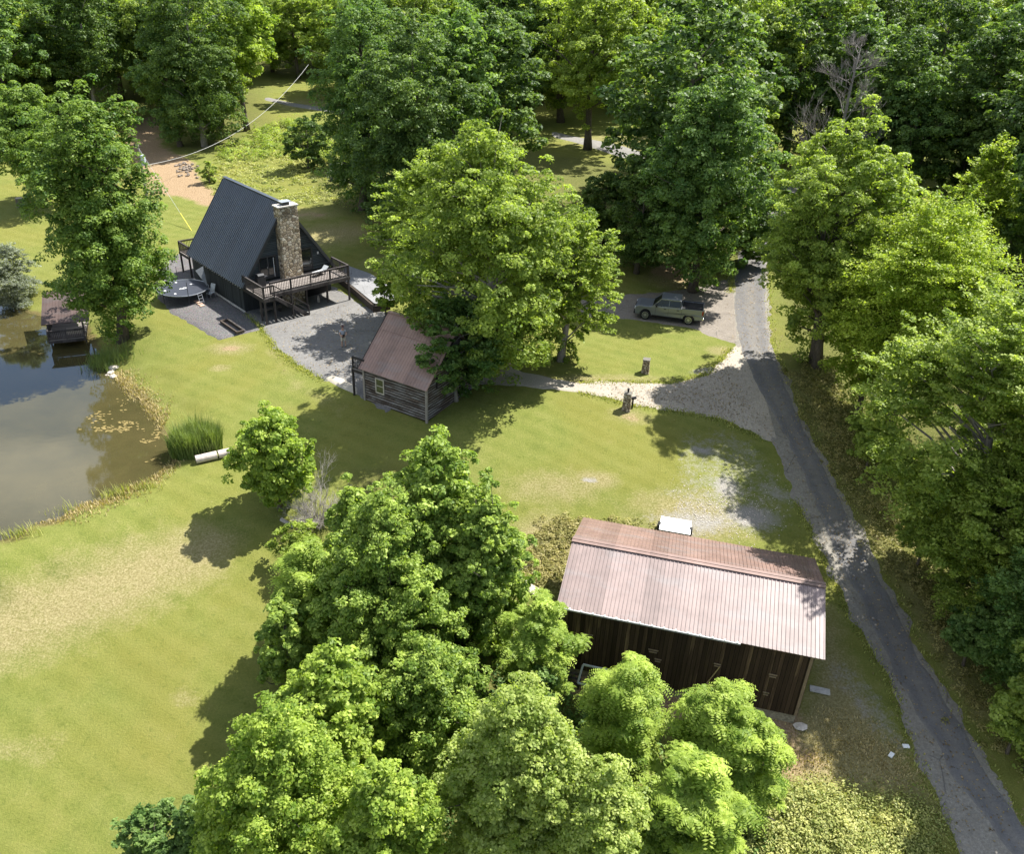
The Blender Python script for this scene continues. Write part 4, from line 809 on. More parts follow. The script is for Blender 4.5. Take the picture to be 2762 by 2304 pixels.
# ---------------------------------------------------------------- gate pillars, slab, stumps, stones
def pillar(px, py, h, w, label, lamp):
    p = at(px, py); e = empty('stone_pillar', p, math.radians(-14), label, 'pillar', 'stone pillars flanking the gravel driveway')
    mb = MB(); mb.tube([(0, 0, -.1), (0, 0, h * .5), (0, 0, h)], [w * .78, w * .7, w * .64], 4); o = mb.build('shaft', M_pillar, e, bevel=.03); o.rotation_euler = (0, 0, math.pi / 4)
    MB().b2((-w * .5, -w * .5, h), (w * .5, w * .5, h + .06)).build('cap', plain('pillar_cap', (.13, .12, .10), .9), e)
    if lamp:
        l = MB().tube([(0, 0, h + .07), (0, 0, h + .15), (0, 0, h + .17), (0, 0, h + .34), (0, 0, h + .36), (0, 0, h + .42)], [.06, .04, .07, .08, .11, .02], 8).build('lantern', M_plast, e)
    return e
pillar(1284, 840, 1.3, .55, 'stone gate pillar with a lantern on top, standing in sunlit grass below the driveway', True)
pillar(1323, 764, 1.1, .55, 'shaded stone pillar without a lantern, standing above the gravel driveway', False)
mbx = empty('mailbox', at(1296, 838), math.radians(20), 'small dark mailbox on a short post beside the lantern pillar', 'mailbox')
MB().b2((-.045, -.045, -.1), (.045, .045, .75)).build('post', M_rail, mbx); MB().tube([(-.2, 0, .85), (.2, 0, .85)], [.11, .11], 10).build('box', M_plast, mbx)
M_bark = None
def barkmat(name, c, c2):
    m, nt, N, L, b = newmat(name); f = noise(nt, coords(nt, (5, 5, 1.1)), 2.5, 7, .7)
    L.new(ramp(nt, f, [(.3, c), (.7, c2)]), b.inputs['Base Color']); b.inputs['Roughness'].default_value = .95; b.inputs['Specular IOR Level'].default_value = .15; bump(nt, b, f, .8, .05); return m
M_bark = barkmat('bark', (.055, .045, .035), (.16, .135, .11)); M_pale = barkmat('pale_bark', (.17, .155, .135), (.34, .31, .27)); M_dead = barkmat('dead_wood', (.24, .215, .19), (.45, .42, .38))
def stump(px, py, r, h, label):
    p = at(px, py); e = empty('tree_stump', p, 0, label, 'stump', 'tree stumps on the lawn'); rr = np.random.default_rng(int(px))
    mb = MB(); mb.tube([(0, 0, -.1), (0, 0, .1), (0.02, 0, h * .6), (0.03, 0, h)], [r * 1.35, r * 1.1, r * .95, r], 11); mb.build('trunk', M_bark, e); MB().tube([(.03, 0, h), (.03, 0, h + .015)], [r * .93, r * .9], 11).build('cut_face', M_tan, e)
stump(42, 423, .42, .95, 'tall cut tree stump on the far lawn left of the big maple'); stump(313, 398, .25, .3, 'low dark stump at the edge of the bare dirt near the utility pole')
def rock(mb, c, r, rr, k=1.0):
    import itertools
    n1, n2 = 7, 5; vs = []; ph = rr.uniform(0, 6)
    for i in range(n2 + 1):
        for j in range(n1):
            t = math.pi * i / n2; a = 2 * math.pi * j / n1 + ph; q = r * rr.uniform(.8, 1.15)
            vs.append((c[0] + q * math.sin(t) * math.cos(a), c[1] + q * .8 * math.sin(t) * math.sin(a), c[2] + q * .5 * k * math.cos(t)))
    mb.add(vs, [(i * n1 + j, i * n1 + (j + 1) % n1, (i + 1) * n1 + (j + 1) % n1, (i + 1) * n1 + j) for i in range(n2) for j in range(n1)])
M_rock = plain('pale_rock', (.46, .41, .35), .9, 0, .3, 6); rr = np.random.default_rng(3)
rl = ['largest pale rock on the grass bank above the reeds by the pond', 'middle pale rock of three at the pond edge', 'lowest pale rock of three at the pond edge', 'small brownish rock at the waterline beside the reed clump']
for i, (px, py, r) in enumerate(((233, 757, .42), (229, 767, .33), (233, 775, .36), (222, 772, .22))):
    mb = MB(); rock(mb, (0, 0, 0), r, rr); o = tag(mb.build('shore_rock', M_rock, smooth=False), rl[i], 'rock', 'pale rocks at the pond edge'); o.location = at(px, py) + Vector((0, 0, .1))
# rubble beside the bare dirt
rubl = MB()
for _ in range(60):
    c = at(382 + rr.normal(0, 12), 348 + rr.normal(0, 8)); rock(rubl, (c.x, c.y, c.z + .1), rr.uniform(.08, .28), rr, 1.2)
tag(rubl.build('rubble', plain('rubble_stone', (.22, .18, .14), .9, 0, .4, 6)), kind='stuff', label='pile of pale rubble at the edge of the bare dirt bank')
# culvert at the pond corner
a, b_ = at(403, 951), at(473, 935); d = (b_ - a); cu = empty('culvert_pipe', a, math.atan2(d.y, d.x), 'pale concrete culvert pipe in two lengths lying at the pond corner below the cattails', 'pipe')
Lp = math.hypot(d.x, d.y); sl = (b_.z - a.z) / Lp
M_pipe = plain('weathered_pipe', (.46, .40, .36), .85, 0, .25, 4)
for s0, s1 in ((0, .62), (.66, 1)):
    p, q = (s0 * Lp, 0, .3 + sl * s0 * Lp), (s1 * Lp, 0, .3 + sl * s1 * Lp); MB().tube([p, q], [.27, .27], 16).build('pipe_section', M_pipe, cu, smooth=False)
    MB().tube([(p[0] - .004, 0, p[2]), (p[0] - .01, 0, p[2])], [.22, .22], 16).build('pipe_mouth', M_plast, cu)
def log(name, a, b_, r, label, mat=None, group=None):
    a, b_ = at(*a), at(*b_); d = b_ - a; mb = MB(); mb.tube([Vector((0, 0, r * .7)), d * .5 + Vector((0, 0, r * .75)), d + Vector((0, 0, r * .6))], [r, r * .9, r * .75], 9); o = tag(mb.build(name, mat or M_dead), label, 'log', group); o.location = a; return o
log('fallen_log', (577, 1068), (603, 1083), .13, 'short bleached log lying on the grass below the dead bush')
# pale slab steps left of the barn
for i, (px, py, s) in enumerate(((1062, 1192, 1.0), (1092, 1212, .8))):
    p = at(px, py); mb = MB(); mb.b2((-.75 * s, -.32, -.05), (.75 * s, .32, .13)); o = tag(mb.build('stone_slab', M_slab, bevel=.03), ['longer pale stone slab at the weedy edge left of the barn', 'shorter pale stone slab nearest the barn gable'][i], 'slab', 'pale slabs left of the barn'); o.location = p; o.rotation_euler = (0, 0, math.radians(-38))
# barn surroundings
def bpos(x, y): p = Matrix.Translation(B0) @ Matrix.Rotation(BY, 4, 'Z') @ Vector((x, y, 0)); p.z = tz(p.x, p.y); return p
wf = empty('window_frame', bpos(1.75, -.75), BY, 'large empty white window frame propped against the dark barn wall', 'window frame'); wf.scale = (.85, .85, .85)
for p, q in (((-.75, 0, .5), (-.6, .55, 1.55)), ((.75, 0, .5), (.9, .55, 1.55)), ((-.75, 0, .5), (.75, 0, .5)), ((-.6, .55, 1.55), (.9, .55, 1.55))): MB().bar(p, q, .1, .1).build('frame_side', plain('grey_white_frame', (.5, .52, .53), .7), wf)
for x in (-.7, .7): MB().b2((x - .05, -.05, -.1), (x + .05, .05, .46)).build('support', M_rail, wf)
bp = empty('wood_pallet', bpos(.75, -.5), BY, 'old grey wooden pallet leaning by the barn corner left of the white frame', 'pallet')
for k in range(3): MB().box((0, -.1 + k * .12, .15 + k * .22), (1.0, .03, .12), rx=-.5).build('slat', M_rail, bp)
for x in (-.42, .42): MB().bar((x, -.18, 0), (x, .22, .75), .06).build('rail', M_rail, bp)
p = at(1681, 1418); o = tag(MB().b2((-.5, -.2, 0), (.5, .2, .06)).build('flat_board', plain('grey_board', (.42, .40, .36), .85)), 'flat grey board lying in the grass right of the barn', 'board'); o.location = p + Vector((0, 0, .03)); o.rotation_euler = (0, 0, math.radians(-14))
mb = MB(); rock(mb, (0, 0, 0), .38, rr, .5); o = tag(mb.build('flat_rock', M_rock), 'flat pale rock on the ground at the barn corner', 'rock'); o.location = at(1641, 1492) + Vector((0, 0, .06))
for i, (px, py) in enumerate(((1857, 1533), (1827, 1551))):
    o = tag(MB().b2((-.16, -.1, 0), (.16, .1, .08)).build('litter_scrap', M_white, bevel=.01), ['white scrap in the grass close to the road edge', 'white scrap in the grass farther from the road edge'][i], 'scrap', 'white scraps in the roadside grass'); o.location = at(px, py) + Vector((0, 0, .03)); o.rotation_euler = (0, 0, i * .8)
q = hitz(1385, 1080, -2.45); bx = empty('utility_trailer', (q[0], q[1], tz(q[0], q[1])), BY, 'white topped box trailer parked against the far side of the barn', 'trailer')
hh = -2.45 - bx.location.z
MB().b2((-.9, -.62, .35), (.9, .75, hh)).build('body', plain('dark_trailer_side', (.12, .13, .16), .5), bx); MB().b2((-.94, -.66, hh), (.94, .79, hh + .05)).build('lid', M_white, bx, bevel=.015)
for x in (-.96, .96): MB().tube([(x - .08, 0, .28), (x + .08, 0, .28)], [.28, .28], 16).build('wheel', M_tyre, bx)

# ---------------------------------------------------------------- utility pole, service cable, guy wire
pb = at(301, 402); up = empty('utility_pole', pb, 0, 'grey wooden utility pole with a small transformer beside the bare dirt', 'utility pole')
lo, hi = 4., 16.
for _ in range(40):
    m_ = (lo + hi) / 2
    if proj((pb.x, pb.y, pb.z + m_))[1] > 293: lo = m_
    else: hi = m_
PH = lo
MB().tube([(0, 0, -.3), (0, 0, PH)], [.17, .11], 10).build('pole', M_pale, up)
tr_ = MB().tube([(.38, -.1, PH * .60), (.38, -.1, PH * .60 + 1.1), (.38, -.1, PH * .60 + 1.2)], [.26, .26, .1], 14).build('transformer', plain('transformer_grey', (.45, .5, .56), .5), up)
MB().box((.17, -.05, PH * .60 + .5), (.2, .1, .6)).build('bracket', M_steel, up); MB().bar((-.5, 0, PH - .4), (.3, 0, PH - .4), .1).build('crossarm', M_rail, up); MB().tube([(-.4, 0, PH - .35), (-.4, 0, PH - .1)], [.07, .05], 8).build('insulator', M_plast, up)
gb = at(640, 232); gend = Vector((gb.x, gb.y, gb.z + 7.5)); st_ = Vector((pb.x, pb.y, pb.z + PH * .58))
cb = MB(); pts_ = []
for i in range(25):
    t = i / 24; q = st_.lerp(gend, t); q.z -= 4 * t * (1 - t) * 3.0; pts_.append(q)
cb.tube(pts_, .028, 5); tag(cb.build('service_cable', plain('cable_sheath', (.36, .36, .34), .6)), 'pale sagging service cable running from the utility pole towards the far trees', 'cable')
ge = at(393, 473); gs = Vector((pb.x, pb.y, pb.z + PH - .5)); gw_ = empty('guy_wire', ge, 0, 'thin guy wire with a yellow guard staked in the lawn behind the house', 'guy wire')
d = gs - ge; MB().bar(d * .2, d, .02).build('wire', M_steel, gw_); MB().bar((0, 0, 0), d * .2, .05).build('guard', plain('yellow_guard', (.6, .5, .05), .5), gw_)

# ---------------------------------------------------------------- far left rail fence and lot
fa, fb_ = at(1285, 50), at(1345, 56); d = fb_ - fa; fe = empty('rail_fence', fa, math.atan2(d.y, d.x), 'short dark rail fence by the far gravel lot at the top of the view', 'fence'); Lf = math.hypot(d.x, d.y)
for i in range(4):
    MB().b2((Lf * i / 3 - .12, -.12, -.2), (Lf * i / 3 + .12, .12, 1.9)).build('post', M_plast, fe)
for zz in (.7, 1.5): MB().b2((0, -.06, zz), (Lf, .06, zz + .2)).build('rail', M_plast, fe)
drape('far_lot', [(1285, 62), (1350, 66), (1450, 72), (1560, 80)], [(1285, 92), (1350, 100), (1450, 112), (1560, 120)], .1, M_far, 30, 8, .4)
# ---------------------------------------------------------------- foliage
LM = {
 'dark': leafmat('leaf_dark_green', (.045, .09, 0.020), (.175, .25, 0.061), .42),
 'mid': leafmat('leaf_mid_green', (.058, .12, 0.027), (.23, .33, 0.095), .44),
 'maple': leafmat('leaf_maple_green', (.058, .12, 0.019), (.24, .33, 0.061), .40),
 'poplar': leafmat('leaf_poplar_green', (.095, .165, .024), (.38, .475, .10), .42),
 'olive': leafmat('leaf_fresh_green', (.12, .18, .028), (.39, .47, .10), .46),
 'pale': leafmat('leaf_pale_green', (.13, .195, .032), (.41, .48, .12), .46),
 'lime': leafmat('leaf_lime_green', (.12, .20, 0.024), (.41, .50, 0.095), .47),
 'yellow': leafmat('leaf_yellow_green', (.15, .225, 0.020), (.46, .53, 0.095), .46),
 'willow': leafmat('leaf_feathery_green', (.18, .25, 0.047), (.46, .52, 0.162), .48),
 'grey': leafmat('leaf_grey_willow', (.16, .18, 0.135), (.36, .39, 0.324), .35),
 'bluish': leafmat('leaf_deep_green', (.05, .095, 0.024), (.19, .27, 0.074), .42),
}
def unit(v): return v / (np.linalg.norm(v, axis=-1, keepdims=True) + 1e-9)
def leaves_mesh(C, Nrm, size, tone, r, aspect=.62):
    """one folded-diamond quad per leaf: C centres, Nrm normals"""
    n = len(C); a = unit(np.cross(Nrm, r.normal(0, 1, (n, 3)))); b = np.cross(Nrm, a); s = (size * r.uniform(.65, 1.35, n))[:, None]
    A = a * s * .5; B = b * s * .5 * aspect; lift = Nrm * s * .10
    V = np.stack([C - A, C + B * 1.0 + lift, C + A, C - B + lift], 1).reshape(-1, 3)
    Q = np.arange(4 * n).reshape(n, 4); return V, Q, tone
def lobes_for(R, Hc, z0, shape, r, k):
    """crown lobes: centres and radii inside the envelope"""
    out = []
    def env(t):
        if shape == 'round': return (max(0, 1 - (2 * t - .92) ** 2 * .95)) ** .5
        if shape == 'cone': return min(1, (1 - t) * 2.0 + .14) * min(1, .6 + t * 2.2)
        if shape == 'column': return min(1, .75 + t) * (1 - max(0, t - .72) ** 2 * 9)
        if shape == 'umbrella': return (max(0, 1 - (2 * t - 1.2) ** 2 * .62)) ** .5
        return 1
    for i in range(k):
        t = (i + .5) / k * .86 + .05 + r.uniform(-.04, .04); a = i * 2.39996 + r.uniform(-.5, .5); e = max(.18, env(t))
        lr = R * r.uniform(.22, .46) * (.55 + .45 * e); d = max(0, R * e - lr) * r.uniform(.72, 1.2)
        out.append((d * math.cos(a), d * math.sin(a), z0 + Hc * t, lr, lr * r.uniform(.55, .8) * min(1.6, max(.8, Hc / (2 * R)))))
    m = max(2, k // 5)
    for i in range(m): t = (i + .7) / m * .8; out.append((0, 0, z0 + Hc * t, R * .5 * max(.3, env(t)), Hc * .3))
    return np.array(out)
def make_tree(name, label, px, py, top, w, kind='mid', shape='round', nl=22000, leaf=.24, lobes=26, bark=None, cat='tree', group=None, seed=None, z0f=.22, puff=.9, style='clump', lean=(0, 0), flat=1.0, hole=.0, trunkr=None, pos=None, H=None, R=None, limbs=34, sub=True):
    """px,py: ground point in the photograph; top: photograph row of the tree top; w: crown width in photograph px"""
    if pos is None and style != 'frond': leaf *= .74; nl = int(nl * 1.9)
    elif pos is None: leaf *= .92; nl = int(nl * 1.25)
    if pos is None: lv_ = .82 + ((int(px) * 31 + int(py) * 17) % 40) / 100; leaf *= lv_; nl = int(nl / lv_ ** 1.7)
    seed = seed if seed is not None else int(px * 7 + py * 13 + w) & 0xffff
    r = np.random.default_rng(seed); P = at(px, py) if pos is None else Vector((*pos, tz(*pos)))
    if H is None:
        lo, hi = 1., 45.
        for _ in range(40):
            m_ = (lo + hi) / 2
            if proj((P.x + lean[0], P.y + lean[1], P.z + m_))[1] > top: lo = m_
            else: hi = m_
        H = lo
    if R is None: R = w * S_D / (F_PX / proj((P.x, P.y, P.z + H * .55))[2]) / 2
    root = empty(name, P, 0, label, cat, group); z0 = H * z0f; Hc = H - z0
    LB = lobes_for(R, Hc * .93, z0, shape, r, lobes); LB[:, 0] += lean[0] * (LB[:, 2] / H); LB[:, 1] += lean[1] * (LB[:, 2] / H)
    zmx = (LB[:, 2] + LB[:, 4]).max(); LB[:, 2] *= 1 if zmx <= 0 else min(1.2, (H - puff * .25) / zmx)
    # puffs on the lobe surfaces, mostly upper and outer
    area = LB[:, 3] * (LB[:, 3] + LB[:, 4]); npf = int(np.clip(nl / (62 if style in ('clump', 'spray') else 110), 30, 2600)) if pos is None else int(nl / 75); li = r.choice(len(LB), npf, p=area / area.sum())
    d = unit(r.normal(0, 1, (npf, 3)) + np.array([0, 0, .35])); L_ = LB[li]
    rad = (r.uniform(.62, 1.1, npf) + (r.random(npf) < .16) * r.uniform(.05, .25, npf))[:, None]; inner = r.random(npf) < .14; rad[inner] *= .6
    PC = L_[:, :3] + d * np.c_[L_[:, 3], L_[:, 3], L_[:, 4]] * rad; ps = puff * (.60 if style in ('clump', 'spray') else .8) * r.uniform(.5, 1.4, npf) * min(1.0, .45 + R / 9)
    hole = hole + ((.15 if R > 3.2 else .02) if pos is None else .06); ph = r.uniform(0, 6.28, 6); q_ = PC * (2.6 / max(1.2, R))
    nz = np.sin(q_[:, 0] * 1.7 + ph[0] + 1.3 * np.sin(q_[:, 2] * 1.1 + ph[1])) + np.sin(q_[:, 1] * 1.9 + ph[2] + np.sin(q_[:, 0] * 1.3 + ph[3])) + np.sin(q_[:, 2] * 2.1 + ph[4] + np.sin(q_[:, 1] * 1.5 + ph[5])) + r.normal(0, .8, npf)
    keep = nz > np.quantile(nz, hole); PC, ps, d, L_ = PC[keep], ps[keep], d[keep], L_[keep]
    npf = len(PC); per = max(8, nl // npf); axis = np.array([LB[:, 0].mean(), LB[:, 1].mean(), z0 + Hc * .4])
    out = unit(PC - axis + np.array([0, 0, .2]))
    ptone = r.normal(.0, .24, npf)
    if style == 'clump':      # domed leaf clusters
        N_ = npf * per; pi = np.repeat(np.arange(npf), per); u = unit(r.normal(0, 1, (N_, 3)) + out[pi] * .75 + np.array([0, 0, .75]))
        C = PC[pi] + u * np.array([1, 1, .62 * flat]) * (ps[pi] * r.uniform(.25, 1.0, N_) ** (.3 if kind == 'maple' else .5))[:, None]; Nn = unit(u * .9 + np.array([0, 0, .55]) + r.normal(0, .4 if kind == 'maple' else .6, (N_, 3)))
        sz = np.full(N_, leaf); asp = .7
    elif style == 'spray':    # flat layered sprays reaching outwards
        N_ = npf * per; pi = np.repeat(np.arange(npf), per); o2 = out[pi].copy(); o2[:, 2] *= .25; o2 = unit(o2); t = r.uniform(-.3, 1.0, N_); side = unit(np.cross(o2, np.array([0, 0, 1.0])))
        C = PC[pi] + o2 * (t * ps[pi] * 1.35)[:, None] + side * (r.normal(0, .42, N_) * ps[pi] * (1.05 - .5 * np.abs(t)))[:, None] + np.array([0, 0, 1.]) * (r.normal(0, .12, N_) * ps[pi] - .12 * t * t * ps[pi])[:, None]
        Nn = unit(np.array([0, 0, 1.]) + r.normal(0, .5, (N_, 3))); sz = np.full(N_, leaf); asp = .66
    elif style == 'feather':  # fine drooping wisps
        N_ = npf * per; pi = np.repeat(np.arange(npf), per); k = r.integers(0, 7, N_); ang = k * .9 + pi * 1.7; t = r.uniform(0, 1, N_) ** .8
        o2 = np.c_[np.cos(ang), np.sin(ang), np.full(N_, .5)] * .8 + out[pi] * .7
        C = PC[pi] + unit(o2) * (t * ps[pi] * 1.25)[:, None] + r.normal(0, .09, (N_, 3)) * ps[pi][:, None] - np.array([0, 0, 1.]) * (t * t * ps[pi] * .5)[:, None]
        Nn = unit(np.array([0, 0, .8]) + r.normal(0, .7, (N_, 3))); sz = np.full(N_, leaf); asp = .42
    else:                     # 'frond' : rosettes of compound leaves
        nf, nlf = 8, max(8, per // 8); N_ = npf * nf * nlf; pi = np.repeat(np.arange(npf), nf * nlf); fi = np.tile(np.repeat(np.arange(nf), nlf), npf); t = np.tile(np.linspace(.12, 1, nlf), npf * nf); s = np.where(np.arange(N_) % 2 == 0, 1, -1)
        ang = fi * 2 * np.pi / nf + r.uniform(0, 6.28, npf)[pi] + r.normal(0, .12, npf * nf)[pi * nf + fi]; L0 = ps[pi] * r.uniform(.8, 1.2, npf * nf)[pi * nf + fi]; hd = np.c_[np.cos(ang), np.sin(ang), np.zeros(N_)]; sd_ = np.c_[-np.sin(ang), np.cos(ang), np.zeros(N_)]
        C = PC[pi] + hd * (t * L0)[:, None] + np.array([0, 0, 1.]) * ((.42 * t - .75 * t * t) * L0)[:, None] + sd_ * (s * leaf * .42)[:, None] + out[pi] * .1
        Nn = unit(np.array([0, 0, 1.]) + hd * (t * .8)[:, None] + r.normal(0, .25, (N_, 3))); n = len(C)
        a = unit(sd_ * s[:, None] + hd * .35 + r.normal(0, .12, (n, 3))); a = unit(a - Nn * (a * Nn).sum(1)[:, None]); b_ = np.cross(Nn, a); sc_ = (leaf * r.uniform(.8, 1.25, n) * (1.15 - .5 * t))[:, None]
        V = np.stack([C - a * sc_ * .5, C + b_ * sc_ * .19, C + a * sc_ * .55, C - b_ * sc_ * .19], 1).reshape(-1, 3); Q = np.arange(4 * n).reshape(n, 4)
        tone = np.clip(.5 + ptone[pi] + r.normal(0, .14, n), 0, 1); raw_mesh('crown', V, Q, LM[kind], {'tone': ('FACE', tone)}, parent=root); C = None
    if C is not None:
        tone = np.clip(.45 + ptone[pi] + r.normal(0, .2, len(C)), 0, 1); V, Q, tone = leaves_mesh(C, Nn, sz, tone, r, asp)
        raw_mesh('crown', V, Q, LM[kind], {'tone': ('FACE', tone)}, parent=root)
    # trunk and limbs
    tr0 = trunkr or max(.09, H * .021); mb = MB(); hb = z0 + Hc * .72; sway = [r.normal(0, .02 * H) for _ in range(4)]
    tp_ = [Vector((lean[0] * (z / H) + sway[0] * math.sin(z / H * 3), lean[1] * (z / H) + sway[1] * math.sin(z / H * 2.6), z)) for z in np.linspace(-.3, hb, 8)]
    mb.tube(tp_, [tr0 * (1.45 if i == 0 else 1.05 - .85 * i / 7) for i in range(8)], 8)
    o_ = np.argsort(-L_[:, 3] + r.random(len(L_)))[:limbs]; rs = r.choice(len(PC), min(limbs, len(PC)), replace=False)
    for i in rs:
        c = Vector(PC[i]); hz_ = max(z0 * .75, min(hb * .97, c.z - math.hypot(c.x, c.y) * r.uniform(.35, .8))); k = (hz_ + .3) / (hb + .3) * 7; i0 = int(min(6, k)); s0 = tp_[i0].lerp(tp_[i0 + 1], min(1, k - i0))
        m1 = s0.lerp(c, .5) + Vector((r.normal(0, .3), r.normal(0, .3), .25 * (c - s0).length * .3)); rb = tr0 * .30 * (1.1 - .6 * hz_ / (hb + .1)); mb.tube([s0, m1, c], [rb, rb * .62, rb * .22], 5, False)
    mb.build('trunk', bark or M_bark, root, smooth=True)
    return root
TREES = []
def tree(*a, **k): t = make_tree(*a, **k); TREES.append(t); return t
# --- hero trees
tree('maple_tree', 'tall dense maple with clumped foliage standing over the boathouse beside the pond', 252, 697, 158, 264, 'maple', 'column', 66000, .26, 46, puff=1.05, z0f=.13, trunkr=.42, limbs=50, hole=.03)
tree('maple_tree', 'leafy maple standing directly behind the tall pondside maple', 95, 420, 165, 190, 'maple', 'round', 20000, .36, 22, puff=1.3, z0f=.15)
tree('sycamore_tree', 'huge spreading pale green tree overhanging the cabin and the gravel driveway', 990, 780, 228, 415, 'olive', 'round', 96000, .25, 60, bark=M_pale, puff=1.15, z0f=.10, style='clump', limbs=150, hole=.06, trunkr=.5)
tree('sycamore_tree', 'wide leafy tree reaching from the huge tree over the back of the parking pad', 905, 660, 318, 250, 'olive', 'round', 34000, .26, 30, bark=M_pale, puff=1.0, z0f=.2, style='spray', limbs=60, hole=.06, lean=(-1, 0))
tree('sycamore_tree', 'lower leafy tree growing at the right of the huge tree above the driveway', 1150, 740, 400, 235, 'olive', 'round', 30000, .25, 26, bark=M_pale, puff=.95, z0f=.12, style='spray', limbs=50, hole=.05)
tree('sycamore_tree', 'low leafy tree drooping over the right end of the cabin', 935, 822, 610, 200, 'mid', 'round', 18000, .24, 20, bark=M_pale, puff=.9, z0f=.08, style='spray', limbs=36, hole=.05)
tree('small_tree', 'small yellow green tree at the edge of the pale gravel bed', 792, 655, 556, 66, 'lime', 'round', 4200, .22, 9, puff=.6, z0f=.2)
tree('poplar_tree', 'tallest bright tulip poplar at the back of the clump left of the barn', 905, 1262, 882, 330, 'poplar', 'cone', 50000, .23, 44, puff=.75, z0f=.08, limbs=30)
tree('poplar_tree', 'broad tulip poplar in the front centre of the clump left of the barn', 800, 1372, 998, 335, 'poplar', 'cone', 50000, .23, 44, puff=.75, z0f=.06, limbs=30)
tree('poplar_tree', 'tulip poplar at the right flank of the clump left of the barn', 985, 1330, 955, 235, 'poplar', 'cone', 24000, .23, 26, puff=.7, z0f=.06)
tree('poplar_tree', 'shaded tulip poplar at the left flank of the clump beside the dead bush', 735, 1262, 985, 175, 'poplar', 'cone', 17000, .23, 20, puff=.7, z0f=.05)
tree('locust_tree', 'lime green locust below the dead bush on the left of the poplar clump', 645, 1352, 1105, 170, 'lime', 'round', 20000, .24, 22, puff=.85, z0f=.08, style='frond')
tree('locust_tree', 'lime green locust between the poplars and the barn gable', 1095, 1450, 1215, 150, 'lime', 'round', 18000, .24, 20, puff=.85, z0f=.1, style='frond')
tree('small_tree', 'dark rounded tree under the locust at the barn corner', 1100, 1500, 1370, 110, 'mid', 'round', 9000, .22, 14, puff=.7, z0f=.05)
tree('hackberry_tree', 'green tree filling the gap between the poplars and the yellow maple', 880, 1560, 1325, 250, 'poplar', 'round', 26000, .23, 24, puff=.8, z0f=.05)
tree('hackberry_tree', 'green tree at the left foot of the poplar clump on the lawn edge', 605, 1430, 1215, 150, 'poplar', 'round', 11000, .23, 16, puff=.7, z0f=.04)
tree('yellow_maple', 'bright yellow green maple, topmost of the group under the poplar clump', 700, 1640, 1325, 250, 'lime', 'round', 40000, .23, 34, puff=.8, z0f=.08)
tree('yellow_maple', 'bright yellow green maple, leftmost and nearest of the group', 610, 1850, 1450, 330, 'lime', 'round', 52000, .22, 40, puff=.8, z0f=.06)
tree('yellow_maple', 'bright yellow green maple on the right of its group beside the feathery tree', 800, 1930, 1560, 250, 'lime', 'round', 34000, .22, 30, puff=.75, z0f=.06)
tree('feathery_tree', 'feathery pale lime tree in front of the locust below the barn', 1050, 1800, 1400, 310, 'willow', 'round', 84000, .17, 44, puff=.9, z0f=.06, limbs=30)
tree('feathery_tree', 'smaller feathery lime tree at the lower right of the larger feathery one', 1200, 1900, 1560, 230, 'willow', 'round', 46000, .17, 30, puff=.9, z0f=.05)
tree('walnut_tree', 'lime walnut tree with starry leaf rosettes rising before the white window frame', 1262, 1600, 1340, 165, 'lime', 'round', 26000, .27, 26, puff=.95, z0f=.1, style='frond')
tree('walnut_tree', 'lime walnut tree with starry rosettes below the middle of the barn wall', 1440, 1660, 1395, 190, 'lime', 'round', 28000, .27, 26, puff=.95, z0f=.1, style='frond')
tree('walnut_tree', 'lime walnut tree at the right end of its row, below the barn corner', 1520, 1690, 1480, 130, 'lime', 'round', 15000, .27, 16, puff=.9, z0f=.08, style='frond')
tree('walnut_tree', 'lime walnut tree lowest in its row, in front of the other walnut trees', 1380, 1810, 1540, 240, 'lime', 'round', 30000, .27, 28, puff=.95, z0f=.06, style='frond')
tree('small_tree', 'pale green shrubby tree at the foot of the walnut trees', 1345, 1840, 1650, 150, 'poplar', 'round', 13000, .22, 14, puff=.7, z0f=.04)
tree('small_tree', 'young green ash tree beside the cattails at the pond corner', 575, 1045, 832, 178, 'lime', 'round', 24000, .22, 28, puff=.8, z0f=.14, style='clump')
tree('shrub', 'olive shrub beneath the bleached dead bush', 618, 1155, 1075, 120, 'olive', 'round', 8500, .18, 12, puff=.6, z0f=.02, cat='shrub', style='feather')
tree('shrub', 'green shrub on the lawn edge left of the yellow maples', 340, 1800, 1660, 150, 'mid', 'round', 9000, .2, 13, puff=.6, z0f=.02, cat='shrub', style='spray')
tree('shrub', 'taller green shrub tucked between the lawn and the yellow maples', 430, 1800, 1640, 120, 'mid', 'round', 8500, .2, 12, puff=.6, z0f=.02, cat='shrub')
tree('willow_bush', 'greyish willow bush at the pond edge left of the boathouse', 30, 628, 500, 128, 'grey', 'round', 26000, .2, 14, puff=.65, z0f=.02, cat='bush', style='feather')
